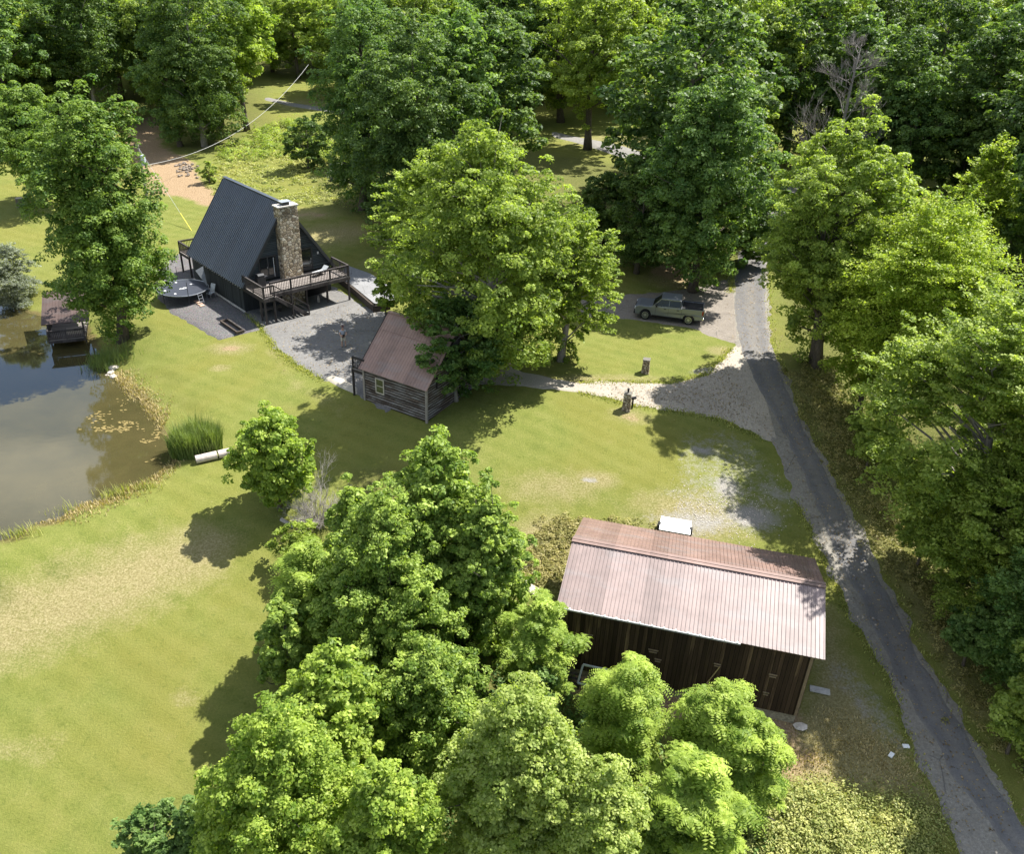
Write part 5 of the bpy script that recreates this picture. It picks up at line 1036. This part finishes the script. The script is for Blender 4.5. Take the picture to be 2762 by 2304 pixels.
# --- right of the road
tree('oak_tree', 'tall bright green tree at the bend of the road with a two peaked crown', 1675, 752, 212, 330, 'olive', 'round', 62000, .27, 46, puff=1.1, z0f=.14, limbs=50, trunkr=.35, hole=.2, lean=(-1.2, 0))
tree('oak_tree', 'rounded green tree hanging over the road edge opposite the truck', 1668, 742, 440, 195, 'olive', 'round', 17000, .25, 26, puff=1.0, z0f=.36, H=16.5, R=4.4, hole=.3, lean=(-4.2, -4.2))
tree('ash_tree', 'large yellow green tree with flat layered foliage right of the road bend', 1822, 880, 395, 350, 'yellow', 'round', 52000, .26, 50, puff=1.3, z0f=.3, style='spray', limbs=60)
tree('ash_tree', 'smaller yellow green tree with flat layers behind the large yellow one', 1945, 640, 282, 132, 'yellow', 'round', 17000, .30, 22, puff=1.3, z0f=.3, style='spray')
tree('ash_tree', 'lower yellow green tree spreading in front of the large yellow one', 1760, 850, 545, 190, 'yellow', 'round', 22000, .26, 26, puff=1.2, z0f=.2, style='spray')
tree('beech_tree', 'big beech with layered olive foliage leaning over the road behind the barn', 1965, 1180, 555, 440, 'pale', 'round', 66000, .25, 50, puff=1.1, z0f=.16, style='spray', limbs=80, trunkr=.4, bark=M_pale, hole=.24, lean=(-3.8, 0))
tree('beech_tree', 'big layered beech at the right edge of the view beside the barn road', 2090, 1270, 620, 400, 'olive', 'round', 50000, .25, 40, puff=1.1, z0f=.16, style='spray', limbs=60, trunkr=.4, bark=M_pale, hole=.15)
tree('beech_tree', 'middle green beech low over the road verge opposite the barn', 1965, 1290, 900, 250, 'olive', 'round', 34000, .24, 30, puff=1.0, z0f=.12, style='spray', limbs=50, hole=.18)
tree('beech_tree', 'leafy green tree by the road opposite the lower end of the barn', 2075, 1440, 1090, 260, 'mid', 'round', 28000, .24, 26, puff=.95, z0f=.12, style='spray', limbs=40)
tree('beech_tree', 'lowest leafy green tree beside the road where it leaves the view', 2110, 1580, 1220, 250, 'pale', 'round', 22000, .23, 22, puff=.9, z0f=.08)
# --- behind the truck and the A-frame
tree('oak_tree', 'broad dark green oak standing behind the parked truck', 1420, 598, 118, 300, 'mid', 'round', 46000, .32, 42, puff=1.25, z0f=.12, limbs=40, trunkr=.4)
tree('oak_tree', 'dark low oak overhanging the gravel apron at the rear of the truck', 1528, 545, 350, 160, 'dark', 'round', 17000, .3, 20, puff=1.0, z0f=.1)
tree('oak_tree', 'dark shaded oak on the slope between the huge tree and the truck', 1305, 560, 300, 150, 'dark', 'round', 14000, .32, 18, puff=1.1, z0f=.08)
tree('oak_tree', 'tall bluish dark oak behind the parking pad and the gravel bed', 850, 505, 35, 250, 'bluish', 'column', 42000, .34, 40, puff=1.3, z0f=.06, limbs=30)
tree('oak_tree', 'dark oak joined to the left of the tall bluish one above the house', 745, 430, -30, 190, 'mid', 'column', 28000, .38, 30, puff=1.4, z0f=.06)
tree('bush', 'large dark bush on the grassy bank behind the house', 632, 345, 240, 110, 'dark', 'round', 8000, .3, 12, puff=.9, z0f=.02, cat='bush')
tree('bush', 'pale grey green bush on the bank behind the parking pad', 700, 380, 330, 60, 'grey', 'round', 3500, .25, 8, puff=.6, z0f=.02, cat='bush')
tree('bush', 'small green bush at the edge of the bare dirt near the rubble', 430, 375, 330, 46, 'pale', 'round', 2600, .24, 7, puff=.55, z0f=.02, cat='bush')
tree('bush', 'yellow green bush at the foot of the dark oaks behind the pad', 755, 425, 375, 46, 'lime', 'round', 2600, .25, 7, puff=.6, z0f=.02, cat='bush')
tree('maple_tree', 'light green tree with a tall bare lower trunk above the bank behind the house', 507, 268, -30, 175, 'lime', 'round', 18000, .42, 22, puff=1.4, z0f=.42, trunkr=.4, bark=M_bark)
tree('oak_tree', 'tree with a straight bare trunk standing beside the far lane', 1205, 306, -90, 300, 'olive', 'round', 40000, .38, 40, puff=1.4, z0f=.27, trunkr=.5)
tree('oak_tree', 'tree with a forked dark trunk in the gap left of the far lane', 1012, 262, -60, 190, 'mid', 'round', 20000, .42, 24, puff=1.5, z0f=.3, trunkr=.45)
tree('oak_tree', 'tall leafy tree with thin trunk at the top of the bare dirt bank', 420, 300, -80, 205, 'dark', 'column', 26000, .42, 28, puff=1.5, z0f=.1, trunkr=.4, bark=M_pale)
tree('oak_tree', 'dark forest edge tree left of the bare dirt bank', 200, 262, -90, 190, 'dark', 'round', 20000, .44, 24, puff=1.6, z0f=.22, trunkr=.4, bark=M_pale)
tree('oak_tree', 'yellowish light tree beyond the far lane above the truck', 1440, 330, 15, 200, 'olive', 'round', 22000, .42, 26, puff=1.5, z0f=.12)
tree('oak_tree', 'light green tree crowning the slope above the yellowish tree', 1560, 300, -40, 150, 'lime', 'round', 14000, .45, 20, puff=1.5, z0f=.14)
tree('oak_tree', 'green tree at the far right beyond the yellow layered tree', 2090, 560, 150, 210, 'mid', 'round', 24000, .38, 26, puff=1.4, z0f=.1)
tree('oak_tree', 'dark green forest tree behind the bare dead tree', 1790, 420, 60, 200, 'dark', 'round', 20000, .42, 24, puff=1.5, z0f=.1)
tree('oak_tree', 'dark green forest tree right of the bare dead tree', 1960, 430, 30, 220, 'dark', 'round', 20000, .42, 24, puff=1.5, z0f=.1)

tree('oak_tree', 'low dark tree on the slope between the far lane and the huge tree', 1232, 500, 345, 120, 'dark', 'round', 12000, .3, 16, puff=1.0, z0f=.06)
tree('roadside_tree', 'small leafy roadside tree nearest the driveway junction', 1775, 965, 845, 130, 'olive', 'round', 9000, .22, 14, puff=.8, z0f=.2, group='small trees on the road verge')
tree('roadside_tree', 'small leafy roadside tree opposite the upper end of the barn', 1880, 1160, 1030, 130, 'olive', 'round', 9000, .22, 14, puff=.8, z0f=.2, group='small trees on the road verge')
tree('roadside_tree', 'small leafy roadside tree opposite the lower end of the barn', 1975, 1365, 1240, 130, 'mid', 'round', 9000, .22, 14, puff=.8, z0f=.2, group='small trees on the road verge')
tree('roadside_tree', 'small leafy roadside tree nearest the lower corner of the view', 2065, 1545, 1420, 120, 'olive', 'round', 9000, .22, 14, puff=.8, z0f=.2, group='small trees on the road verge')
# --- dead tree and dead bush
def dead(name, label, px, py, top, spread, cat, seed, levels=4, base=.25, mat=None, nb=10):
    r = random.Random(seed); P = at(px, py); lo, hi = 1., 40.
    for _ in range(40):
        m_ = (lo + hi) / 2
        if proj((P.x, P.y, P.z + m_))[1] > top: lo = m_
        else: hi = m_
    H = lo; root = empty(name, P, 0, label, cat); mb = MB()
    def grow(p, d, L, rad, lv):
        pts = [p]; q = p; dd = d.copy()
        for k in range(4):
            dd = (dd + Vector((r.gauss(0, .13), r.gauss(0, .13), r.gauss(.06, .1)))).normalized(); q = q + dd * L / 4; pts.append(q)
        mb.tube(pts, [rad * (1 - .16 * k) for k in range(5)], 5, False)
        if lv:
            for k in range(r.randint(4, 6)):
                t = r.uniform(.25, 1); i = min(3, int(t * 4)); s = pts[i].lerp(pts[i + 1], t * 4 - i if t < 1 else 1)
                nd = (dd + Vector((r.gauss(0, .55), r.gauss(0, .55), r.gauss(.15, .3)))).normalized(); grow(s, nd, L * r.uniform(.45, .7), rad * .55, lv - 1)
    tp_ = [Vector((0, 0, -.2)), Vector((.1, 0, H * .4)), Vector((0, .1, H * .75)), Vector((.1, 0, H))]
    if nb == 10: mb.tube(tp_, [base, base * .8, base * .45, base * .12], 8)
    for k in range(nb * 2):
        h = r.uniform(.3 if nb == 10 else .0, .95) * H; a = k * 2.4; L = spread * (1.25 - h / H) * r.uniform(.6, 1)
        grow(Vector((0, 0, h if nb == 10 else .1)), Vector((math.cos(a), math.sin(a), r.uniform(.1, .7) if nb == 10 else r.uniform(.3, 1.4))).normalized(), L, base * .22, levels - 2)
    mb.build('branches', mat or M_dead, root, smooth=True); return root
dead('dead_tree', 'bare grey dead tree with spreading branches above the road bend', 1683, 455, 75, 5.6, 'dead tree', 4, 5, .3, mat=barkmat('grey_dead_wood', (.13, .115, .10), (.26, .24, .21)))
dead('dead_bush', 'bleached leafless bush between the ash tree and the poplar clump', 655, 1078, 938, 2.1, 'dead bush', 8, 5, .12, nb=17)
dead('fallen_branch', 'bare pale branch reaching over the road at the bend', 1592, 535, 500, 2.2, 'branch', 12, 3, .06, nb=3)

# --- background woodland: prototypes copied tree by tree
protos = []
for i, (k, sh, lab) in enumerate((('mid', 'round', 'deep green'), ('olive', 'round', 'fresh green'), ('pale', 'round', 'pale green'), ('dark', 'column', 'tall dark'), ('mid', 'cone', 'narrow green'), ('bluish', 'round', 'dark green'), ('lime', 'round', 'light green'), ('olive', 'column', 'tall green'))):
    protos.append((k, lab, make_tree('forest_tree', 'x', 0, 0, 0, 0, k, sh, 27000, .36, 24, puff=1.55, z0f=.14, pos=(-300 + i * 30, 600), H=20, R=6.6, seed=900 + i, limbs=14)))
def dist_ok(x, y, lst, dmin): return all((x - a) ** 2 + (y - b) ** 2 > dmin * dmin for a, b in lst)
wood_px = [(1110, 212, 1), (1290, 212, 1), (1245, 178, 0), (1055, 258, 5), (1150, 250, 2), (1195, 200, 7), (1350, 205, 2), (1080, 205, 2), (1285, 228, 7), (1340, 150, 6), (1175, 110, 1), (1110, 95, 2), (1430, 140, 7), (1240, 90, 2), (1040, 150, 6), (700, 120, 2), (-60, 262, 2), (20, 285, 0), (560, 148, 6), (612, 160, 7), (650, 140, 6), (70, 262, 1), (130, 255, 5), (160, 225, 0), (250, 205, 3), (300, 185, 1), (330, 245, 2), (370, 300, 0), (385, 235, 3), (455, 262, 1), (470, 215, 2), (700, 205, 1), (680, 150, 6),
           (800, 330, 5), (780, 260, 0), (905, 380, 5), (930, 300, 0), (1380, 400, 0), (1470, 430, 1), (1530, 330, 2), (1500, 250, 6), (1610, 330, 3),
           (1720, 330, 0), (1760, 280, 3), (1850, 300, 0), (1880, 360, 5), (1930, 260, 1), (2020, 330, 0), (2080, 380, 1), (2140, 300, 3), (1830, 440, 0), (2150, 450, 1), (2060, 480, 5), (1380, 500, 3), (1000, 420, 5), (920, 440, 0),
           ]
placed = []
cnt = 0
for (px, py, k) in wood_px:
    p = at(px, py); placed.append((p.x, p.y, k))
r_ = np.random.default_rng(77)
rows = [(162, -108, 95, 9.0), (174, -118, 110, 9.5), (188, -125, 120, 10), (204, -135, 130, 11), (222, -145, 140, 12), (245, -155, 155, 14), (272, -170, 170, 16)]
for (y, xa, xb, st__) in rows:
    x = xa
    while x < xb:
        xx, yy = x + r_.uniform(-3, 3), y + r_.uniform(-4, 4); u = proj((xx, yy, tz(xx, yy)))
        gap = (530 < u[0] < 700 and u[1] > 60) or (980 < u[0] < 1420 and u[1] > 60) or (1270 < u[0] < 1560 and u[1] > 25)
        if -130 < u[0] < 2230 and not gap: placed.append((xx, yy, int(r_.choice([0, 1, 1, 2, 2, 3, 5, 4, 6, 7, 7]))))
        x += st__ * r_.uniform(.8, 1.2)
for xx, yy in ((44, 34), (43, 46), (46, 58), (48, 70), (50, 84), (52, 96), (54, 40), (56, 54), (58, 68), (60, 82), (42, 24), (54, 26)): placed.append((xx, yy, int(r_.integers(0, 6))))
for j in range(46):   # ridge behind
    xx, yy = r_.uniform(-190, 190), r_.uniform(290, 330); placed.append((xx, yy, int(r_.integers(0, 6))))
sides = ['left of the bare dirt', 'behind the A-frame house', 'beyond the huge tree', 'beyond the parked truck', 'beyond the dead tree', 'right of the road']
wl_ = []
for n_i, (x, y, k) in enumerate(placed):
    kind, lab, pr = protos[k]; c = pr.copy(); COL.objects.link(c)
    for ch in pr.children: d = ch.copy(); COL.objects.link(d); d.parent = c
    s = r_.uniform(.78, 1.22); c.location = (x, y, tz(x, y) - .1); c.rotation_euler = (r_.normal(0, .03), r_.normal(0, .03), r_.uniform(0, 6.28)); c.scale = (s * r_.uniform(.85, 1.15), s * r_.uniform(.85, 1.15), s)
    u = proj((x, y, tz(x, y)))[0]; sec = sides[0 if u < 300 else 1 if u < 720 else 2 if u < 1250 else 3 if u < 1600 else 4 if y > 100 and u < 2000 else 5]
    far = 'at the front' if y < 125 else 'at the forest edge' if y < 170 else 'deep in the wood' if y < 235 else 'on the far ridge'
    c['category'] = 'tree'; wl_.append((lab, far, sec, u, c))
wl_.sort(key=lambda q: q[3]); cnt_ = {}; tot_ = {}
for q in wl_: tot_[q[:3]] = tot_.get(q[:3], 0) + 1
ORD = ['leftmost', 'second from the left', 'third from the left', 'fourth from the left', 'fifth from the left', 'sixth from the left', 'seventh from the left', 'eighth from the left', 'ninth from the left', 'tenth from the left']
for lab, far, sec, u, c in wl_:
    k = (lab, far, sec); n_ = cnt_.get(k, 0); cnt_[k] = n_ + 1; base = f'{lab} tree {far} {sec}'
    c['group'] = f'{lab} woodland trees {far} {sec}'; c['label'] = base if tot_[k] == 1 else base + ', ' + (ORD[n_] if n_ < 10 else 'right of the tenth')
for k, lab, pr in protos:
    for ch in list(pr.children): bpy.data.objects.remove(ch)
    bpy.data.objects.remove(pr)

# ---------------------------------------------------------------- low vegetation
def blades(name, pts, h, w, mat, label=None, kind='stuff', lean=.35, seed=1, thing=None, per=1):
    r = np.random.default_rng(seed); n = len(pts); a = r.uniform(0, 6.28, n); cn = .5 + .5 * np.sin(pts[:, 0] * 1.9 + 2 * np.sin(pts[:, 1] * 1.3)) * np.sin(pts[:, 1] * 2.3 + 1.5 * np.sin(pts[:, 0] * .9)); hh = h * (r.uniform(.3, 1.0, n) + .8 * cn * r.random(n)); d = np.c_[np.cos(a), np.sin(a), np.zeros(n)]; s = np.c_[-np.sin(a), np.cos(a), np.zeros(n)] * (w * r.uniform(.6, 1.3, n))[:, None] / 2
    up = np.array([0, 0, 1.]); b0 = pts; m1 = pts + up * (hh * .55)[:, None] + d * (hh * lean * .3)[:, None]; t1 = pts + up * hh[:, None] + d * (hh * lean * r.uniform(.5, 1.4, n))[:, None]
    V = np.stack([b0 - s, b0 + s, m1 + s * .9, t1 + s * .15, t1 - s * .15, m1 - s * .9], 1).reshape(-1, 3); i = np.arange(n) * 6
    Q = np.concatenate([np.stack([i, i + 1, i + 2, i + 5], 1), np.stack([i + 5, i + 2, i + 3, i + 4], 1)]); tone = np.clip(r.normal(.3, .25, n) + .45 * cn, 0, 1)
    o = raw_mesh(name, V, Q, mat, {'tone': ('FACE', np.r_[tone, tone])}, parent=thing)
    if not thing: tag(o, label, kind=kind)
    return o
def scatter(pxs, n, seed, off=0.0):
    P = np.array([list(at(a, b))[:2] for a, b in pxs]); r = np.random.default_rng(seed); lo, hi = P.min(0), P.max(0); out = []
    while sum(map(len, out)) < n:
        q = r.uniform(lo, hi, (n * 2, 2)); q = q[poly_sdf(q[:, 0], q[:, 1], P) < off + r.normal(-.5, .7, len(q))]; out.append(q)
    q = np.concatenate(out)[:n]; return np.c_[q, T(q[:, 0], q[:, 1])]
def leafy(name, pts, h, leaf, mat, label, seed=1, cl=1.0):
    r = np.random.default_rng(seed); n = len(pts); k = max(12, n // 42); cs = pts[r.integers(0, n, k)]; ci = r.integers(0, k, n); rad = r.uniform(.25, .8, k) * cl; hh = h * r.uniform(.25, 1.4, k)
    u = unit(r.normal(0, 1, (n, 3)) + np.array([0, 0, .6])); u[:, 2] = np.abs(u[:, 2]); q = cs[ci] + u * np.c_[rad[ci], rad[ci], hh[ci]] * (r.uniform(.3, 1, n) ** .5)[:, None]
    q[:, 2] = T(q[:, 0], q[:, 1]) + u[:, 2] * hh[ci]; N_ = unit(u + np.array([0, 0, .8]) + r.normal(0, .5, (n, 3))); ct = r.normal(0, .22, k)
    V, Q, tone = leaves_mesh(q, N_, np.full(n, leaf), np.clip(.45 + ct[ci] + r.normal(0, .2, n), 0, 1), r, .5); return tag(raw_mesh(name, V, Q, mat, {'tone': ('FACE', tone)}), label, kind='stuff')
LM['reed'] = leafmat('reed_green', (.07, .13, .03), (.24, .29, .09), .3); LM['weed'] = leafmat('weed_olive', (.16, .16, .04), (.46, .40, .17), .35); LM['gr'] = leafmat('rough_grass', (.15, .19, .04), (.48, .47, .17), .35); LM['straw'] = leafmat('straw', (.28, .22, .09), (.56, .46, .26), .25)
cl_ = empty('cattail_clump', at(400, 925), 0, 'dense green cattail clump at the pond corner above the culvert pipe', 'cattails')
r_ = np.random.default_rng(5); C0_ = at(400, 925); n = 5200; a = r_.uniform(0, 6.28, n); q = np.sqrt(r_.random(n)); X = 1.75 * q * np.cos(a) + .1; Y = 1.15 * q * np.sin(a)
Z = T(X + C0_.x, Y + C0_.y) - C0_.z; blades('leaves', np.c_[X, Y, np.maximum(Z, ZW - C0_.z - .1)], 1.45, .045, LM['reed'], thing=cl_, seed=3, lean=.25)
for i, (px, py, h, nn, lab) in enumerate(((215, 745, .9, 900, 'sparse reeds on the shaded bank below the maple'), (300, 1000, .5, 120, 'thin reeds standing in shallow water at the near shore'), (235, 1018, .6, 200, 'thin reeds on the near shore'), (125, 1060, .6, 160, 'sparse weeds at the near shore, second from the view edge'), (42, 1098, .55, 140, 'sparse weeds at the near shore nearest the view edge'))):
    c = at(px, py); e = empty('reed_clump', c, 0, lab, 'reeds', 'reed clumps along the pond'); r_ = np.random.default_rng(i); x, y = r_.normal(0, .55 if i else 1.0, nn), r_.normal(0, .3 if i else .8, nn); blades('leaves', np.c_[x, y, T(x + c.x, y + c.y) - c.z - .05], h, .035, LM['reed' if i < 1 else 'gr'], thing=e, seed=i)
blades('shore_weeds', np.concatenate([scatter([(60, 1078), (110, 1062), (200, 1026), (300, 978), (345, 950), (372, 958), (310, 1000), (210, 1046), (120, 1078)], 2200, 8), scatter([(335, 880), (310, 850), (255, 800), (222, 770), (240, 762), (285, 800), (345, 860)], 2200, 9)]), .2, .06, LM['straw'], 'dry matted weeds along the pond shore', seed=2)
leafy('tall_weeds', scatter([(1055, 1200), (1080, 1115), (1140, 1062), (1250, 1064), (1345, 1085), (1200, 1075), (1185, 1095), (1150, 1210), (1110, 1200)], 12000, 10), .28, .12, LM['weed'], 'brownish tall weeds around the upper left side of the barn', 4, .6)
leafy('tall_weeds', scatter([(1570, 1610), (1500, 1700), (1480, 1790), (1960, 1790), (1940, 1700), (1880, 1640), (1760, 1610)], 17000, 11), .35, .13, LM['gr'], 'rough green weeds between the walnut trees and the road', 5, 1.3)
leafy('brush', scatter([(1570, 1620), (1500, 1700), (1480, 1790), (1800, 1790), (1760, 1690), (1690, 1620)], 14000, 31), .8, .15, LM['gr'], 'low leafy brush at the foot of the walnut trees beside the rough weeds', 15, 1.3)
blades('dry_grass', scatter([(1570, 1520), (1590, 1600), (1760, 1600), (1900, 1620), (1850, 1530), (1700, 1450), (1660, 1500)], 2600, 12), .10, .06, LM['straw'], 'dry straw coloured grass beside the barn corner', seed=6)
leafy('bank_grass', scatter([(410, 350), (470, 300), (560, 250), (680, 240), (830, 420), (840, 470), (700, 420), (560, 410), (430, 400)], 20000, 13), .28, .26, LM['gr'], 'rough sunlit grass on the bank behind the house', 7, 1.6)
leafy('bank_shrubs', scatter([(430, 330), (500, 275), (600, 245), (690, 270), (720, 340), (600, 330), (520, 330)], 9000, 23), 1.1, .3, LM['olive'], 'low scrub growing on the top of the bank behind the house', 17, 1.8)
leafy('verge_weeds', scatter([(1600, 760), (1680, 905), (1730, 1000), (1850, 1220), (1960, 1420), (2060, 1590), (2110, 1560), (1960, 1250), (1800, 950), (1700, 740)], 24000, 14), .24, .12, LM['weed'], 'rough grass and weeds on the verge right of the road', 8, .7)
leafy('undergrowth', scatter([(560, 1300), (600, 1500), (520, 1790), (1150, 1790), (1620, 1790), (1560, 1600), (1180, 1430), (1120, 1280), (1000, 1180), (700, 1180)], 26000, 15), .6, .2, LM['mid'], 'dense green undergrowth beneath the trees left of the barn', 9)
blades('edge_grass', np.concatenate([np.c_[e_, T(e_[:, 0], e_[:, 1])] for e_ in [dens(L__, 1300) + np.random.default_rng(i).normal(0, .2, (1300, 2)) for i, L__ in enumerate((roadL[11:], roadR[4:], roadL[4:6], [(1500, 715), (1455, 765), (1380, 785), (1300, 785), (1190, 786)], [(1560, 900), (1480, 862), (1400, 846), (1300, 832), (1190, 806)], [(505, 645), (535, 674), (565, 717), (615, 755), (665, 782)]))]]), .14, .06, LM['gr'], 'short grass creeping over the edges of the road and driveway', seed=21)
def litter(name, pts, size, mat, label, seed):
    r = np.random.default_rng(seed); n = len(pts); N_ = unit(np.array([0, 0, 1.]) + r.normal(0, .25, (n, 3))); V, Q, tone = leaves_mesh(pts + np.array([0, 0, .075]), N_, np.full(n, size), r.random(n), r, .7); tag(raw_mesh(name, V, Q, mat, {'tone': ('FACE', tone)}), label, kind='stuff')
LM['brown'] = leafmat('fallen_leaves', (.10, .065, .03), (.36, .27, .14), .1)
RD = roadL + roadR[::-1]
litter('leaf_litter', np.concatenate([scatter([(1497, 560), (1580, 560), (1620, 790), (1770, 1090), (1950, 1420), (2110, 1700), (1960, 1740), (1800, 1350), (1600, 950), (1510, 720)], 2600, 51), scatter([(530, 680), (620, 755), (735, 805), (860, 700), (800, 650), (700, 610)], 1100, 52), scatter([(1200, 790), (1380, 790), (1500, 730), (1590, 900), (1480, 860), (1300, 830)], 1500, 53)]), .10, LM['brown'], 'fallen leaves and twigs scattered on the road and the pads', 54)
# water surface: algae rafts
M_alg = plain('algae', (.19, .145, .045), .9, 0, .35, 9); am = MB(); r2 = random.Random(4)
for (cx_, cy_, sx_, sy_, n) in ((235, 880, 40, 5, 80), (205, 855, 22, 12, 34), (300, 905, 12, 4, 20), (262, 868, 18, 3, 26), (305, 945, 20, 6, 10), (250, 830, 14, 10, 12), (322, 890, 8, 14, 30)):
    for _ in range(n):
        px, py = r2.gauss(cx_, sx_ * .6), r2.gauss(cy_, sy_ * .6); q = hitz(px, py, ZW)
        if poly_sdf(np.array([q[0]]), np.array([q[1]]), pond)[0] > .2: continue
        m = 7; rad = r2.uniform(.025, .10); zq = r2.random() * .03; a0 = r2.uniform(0, 6.28); am.add([(q[0] + rad * r2.uniform(.5, 1.2) * math.cos(a0 + k * 6.283 / m) * 1.5, q[1] + rad * r2.uniform(.5, 1.2) * math.sin(a0 + k * 6.283 / m), ZW + .004 + zq) for k in range(m)], [tuple(range(m))])
tag(am.build('algae', M_alg), 'yellow brown algae rafts floating on the pond', kind='stuff')
# leaf litter / loose stones on the gravel patches
sm = MB(); r3 = np.random.default_rng(6)
for _ in range(900):
    px, py = r3.normal(1470, 75), r3.normal(1045, 32); c = at(px, py)
    if not (1380 < px < 1620): continue
    s = r3.uniform(.02, .05); sm.box((c.x, c.y, c.z + s * .3), (s * 1.5, s, s * .7), rz=r3.uniform(0, 3))
tag(sm.build('loose_gravel', M_rock), 'loose pale gravel scattered on the worn lawn above the barn', kind='stuff')
bpy.context.view_layer.update()
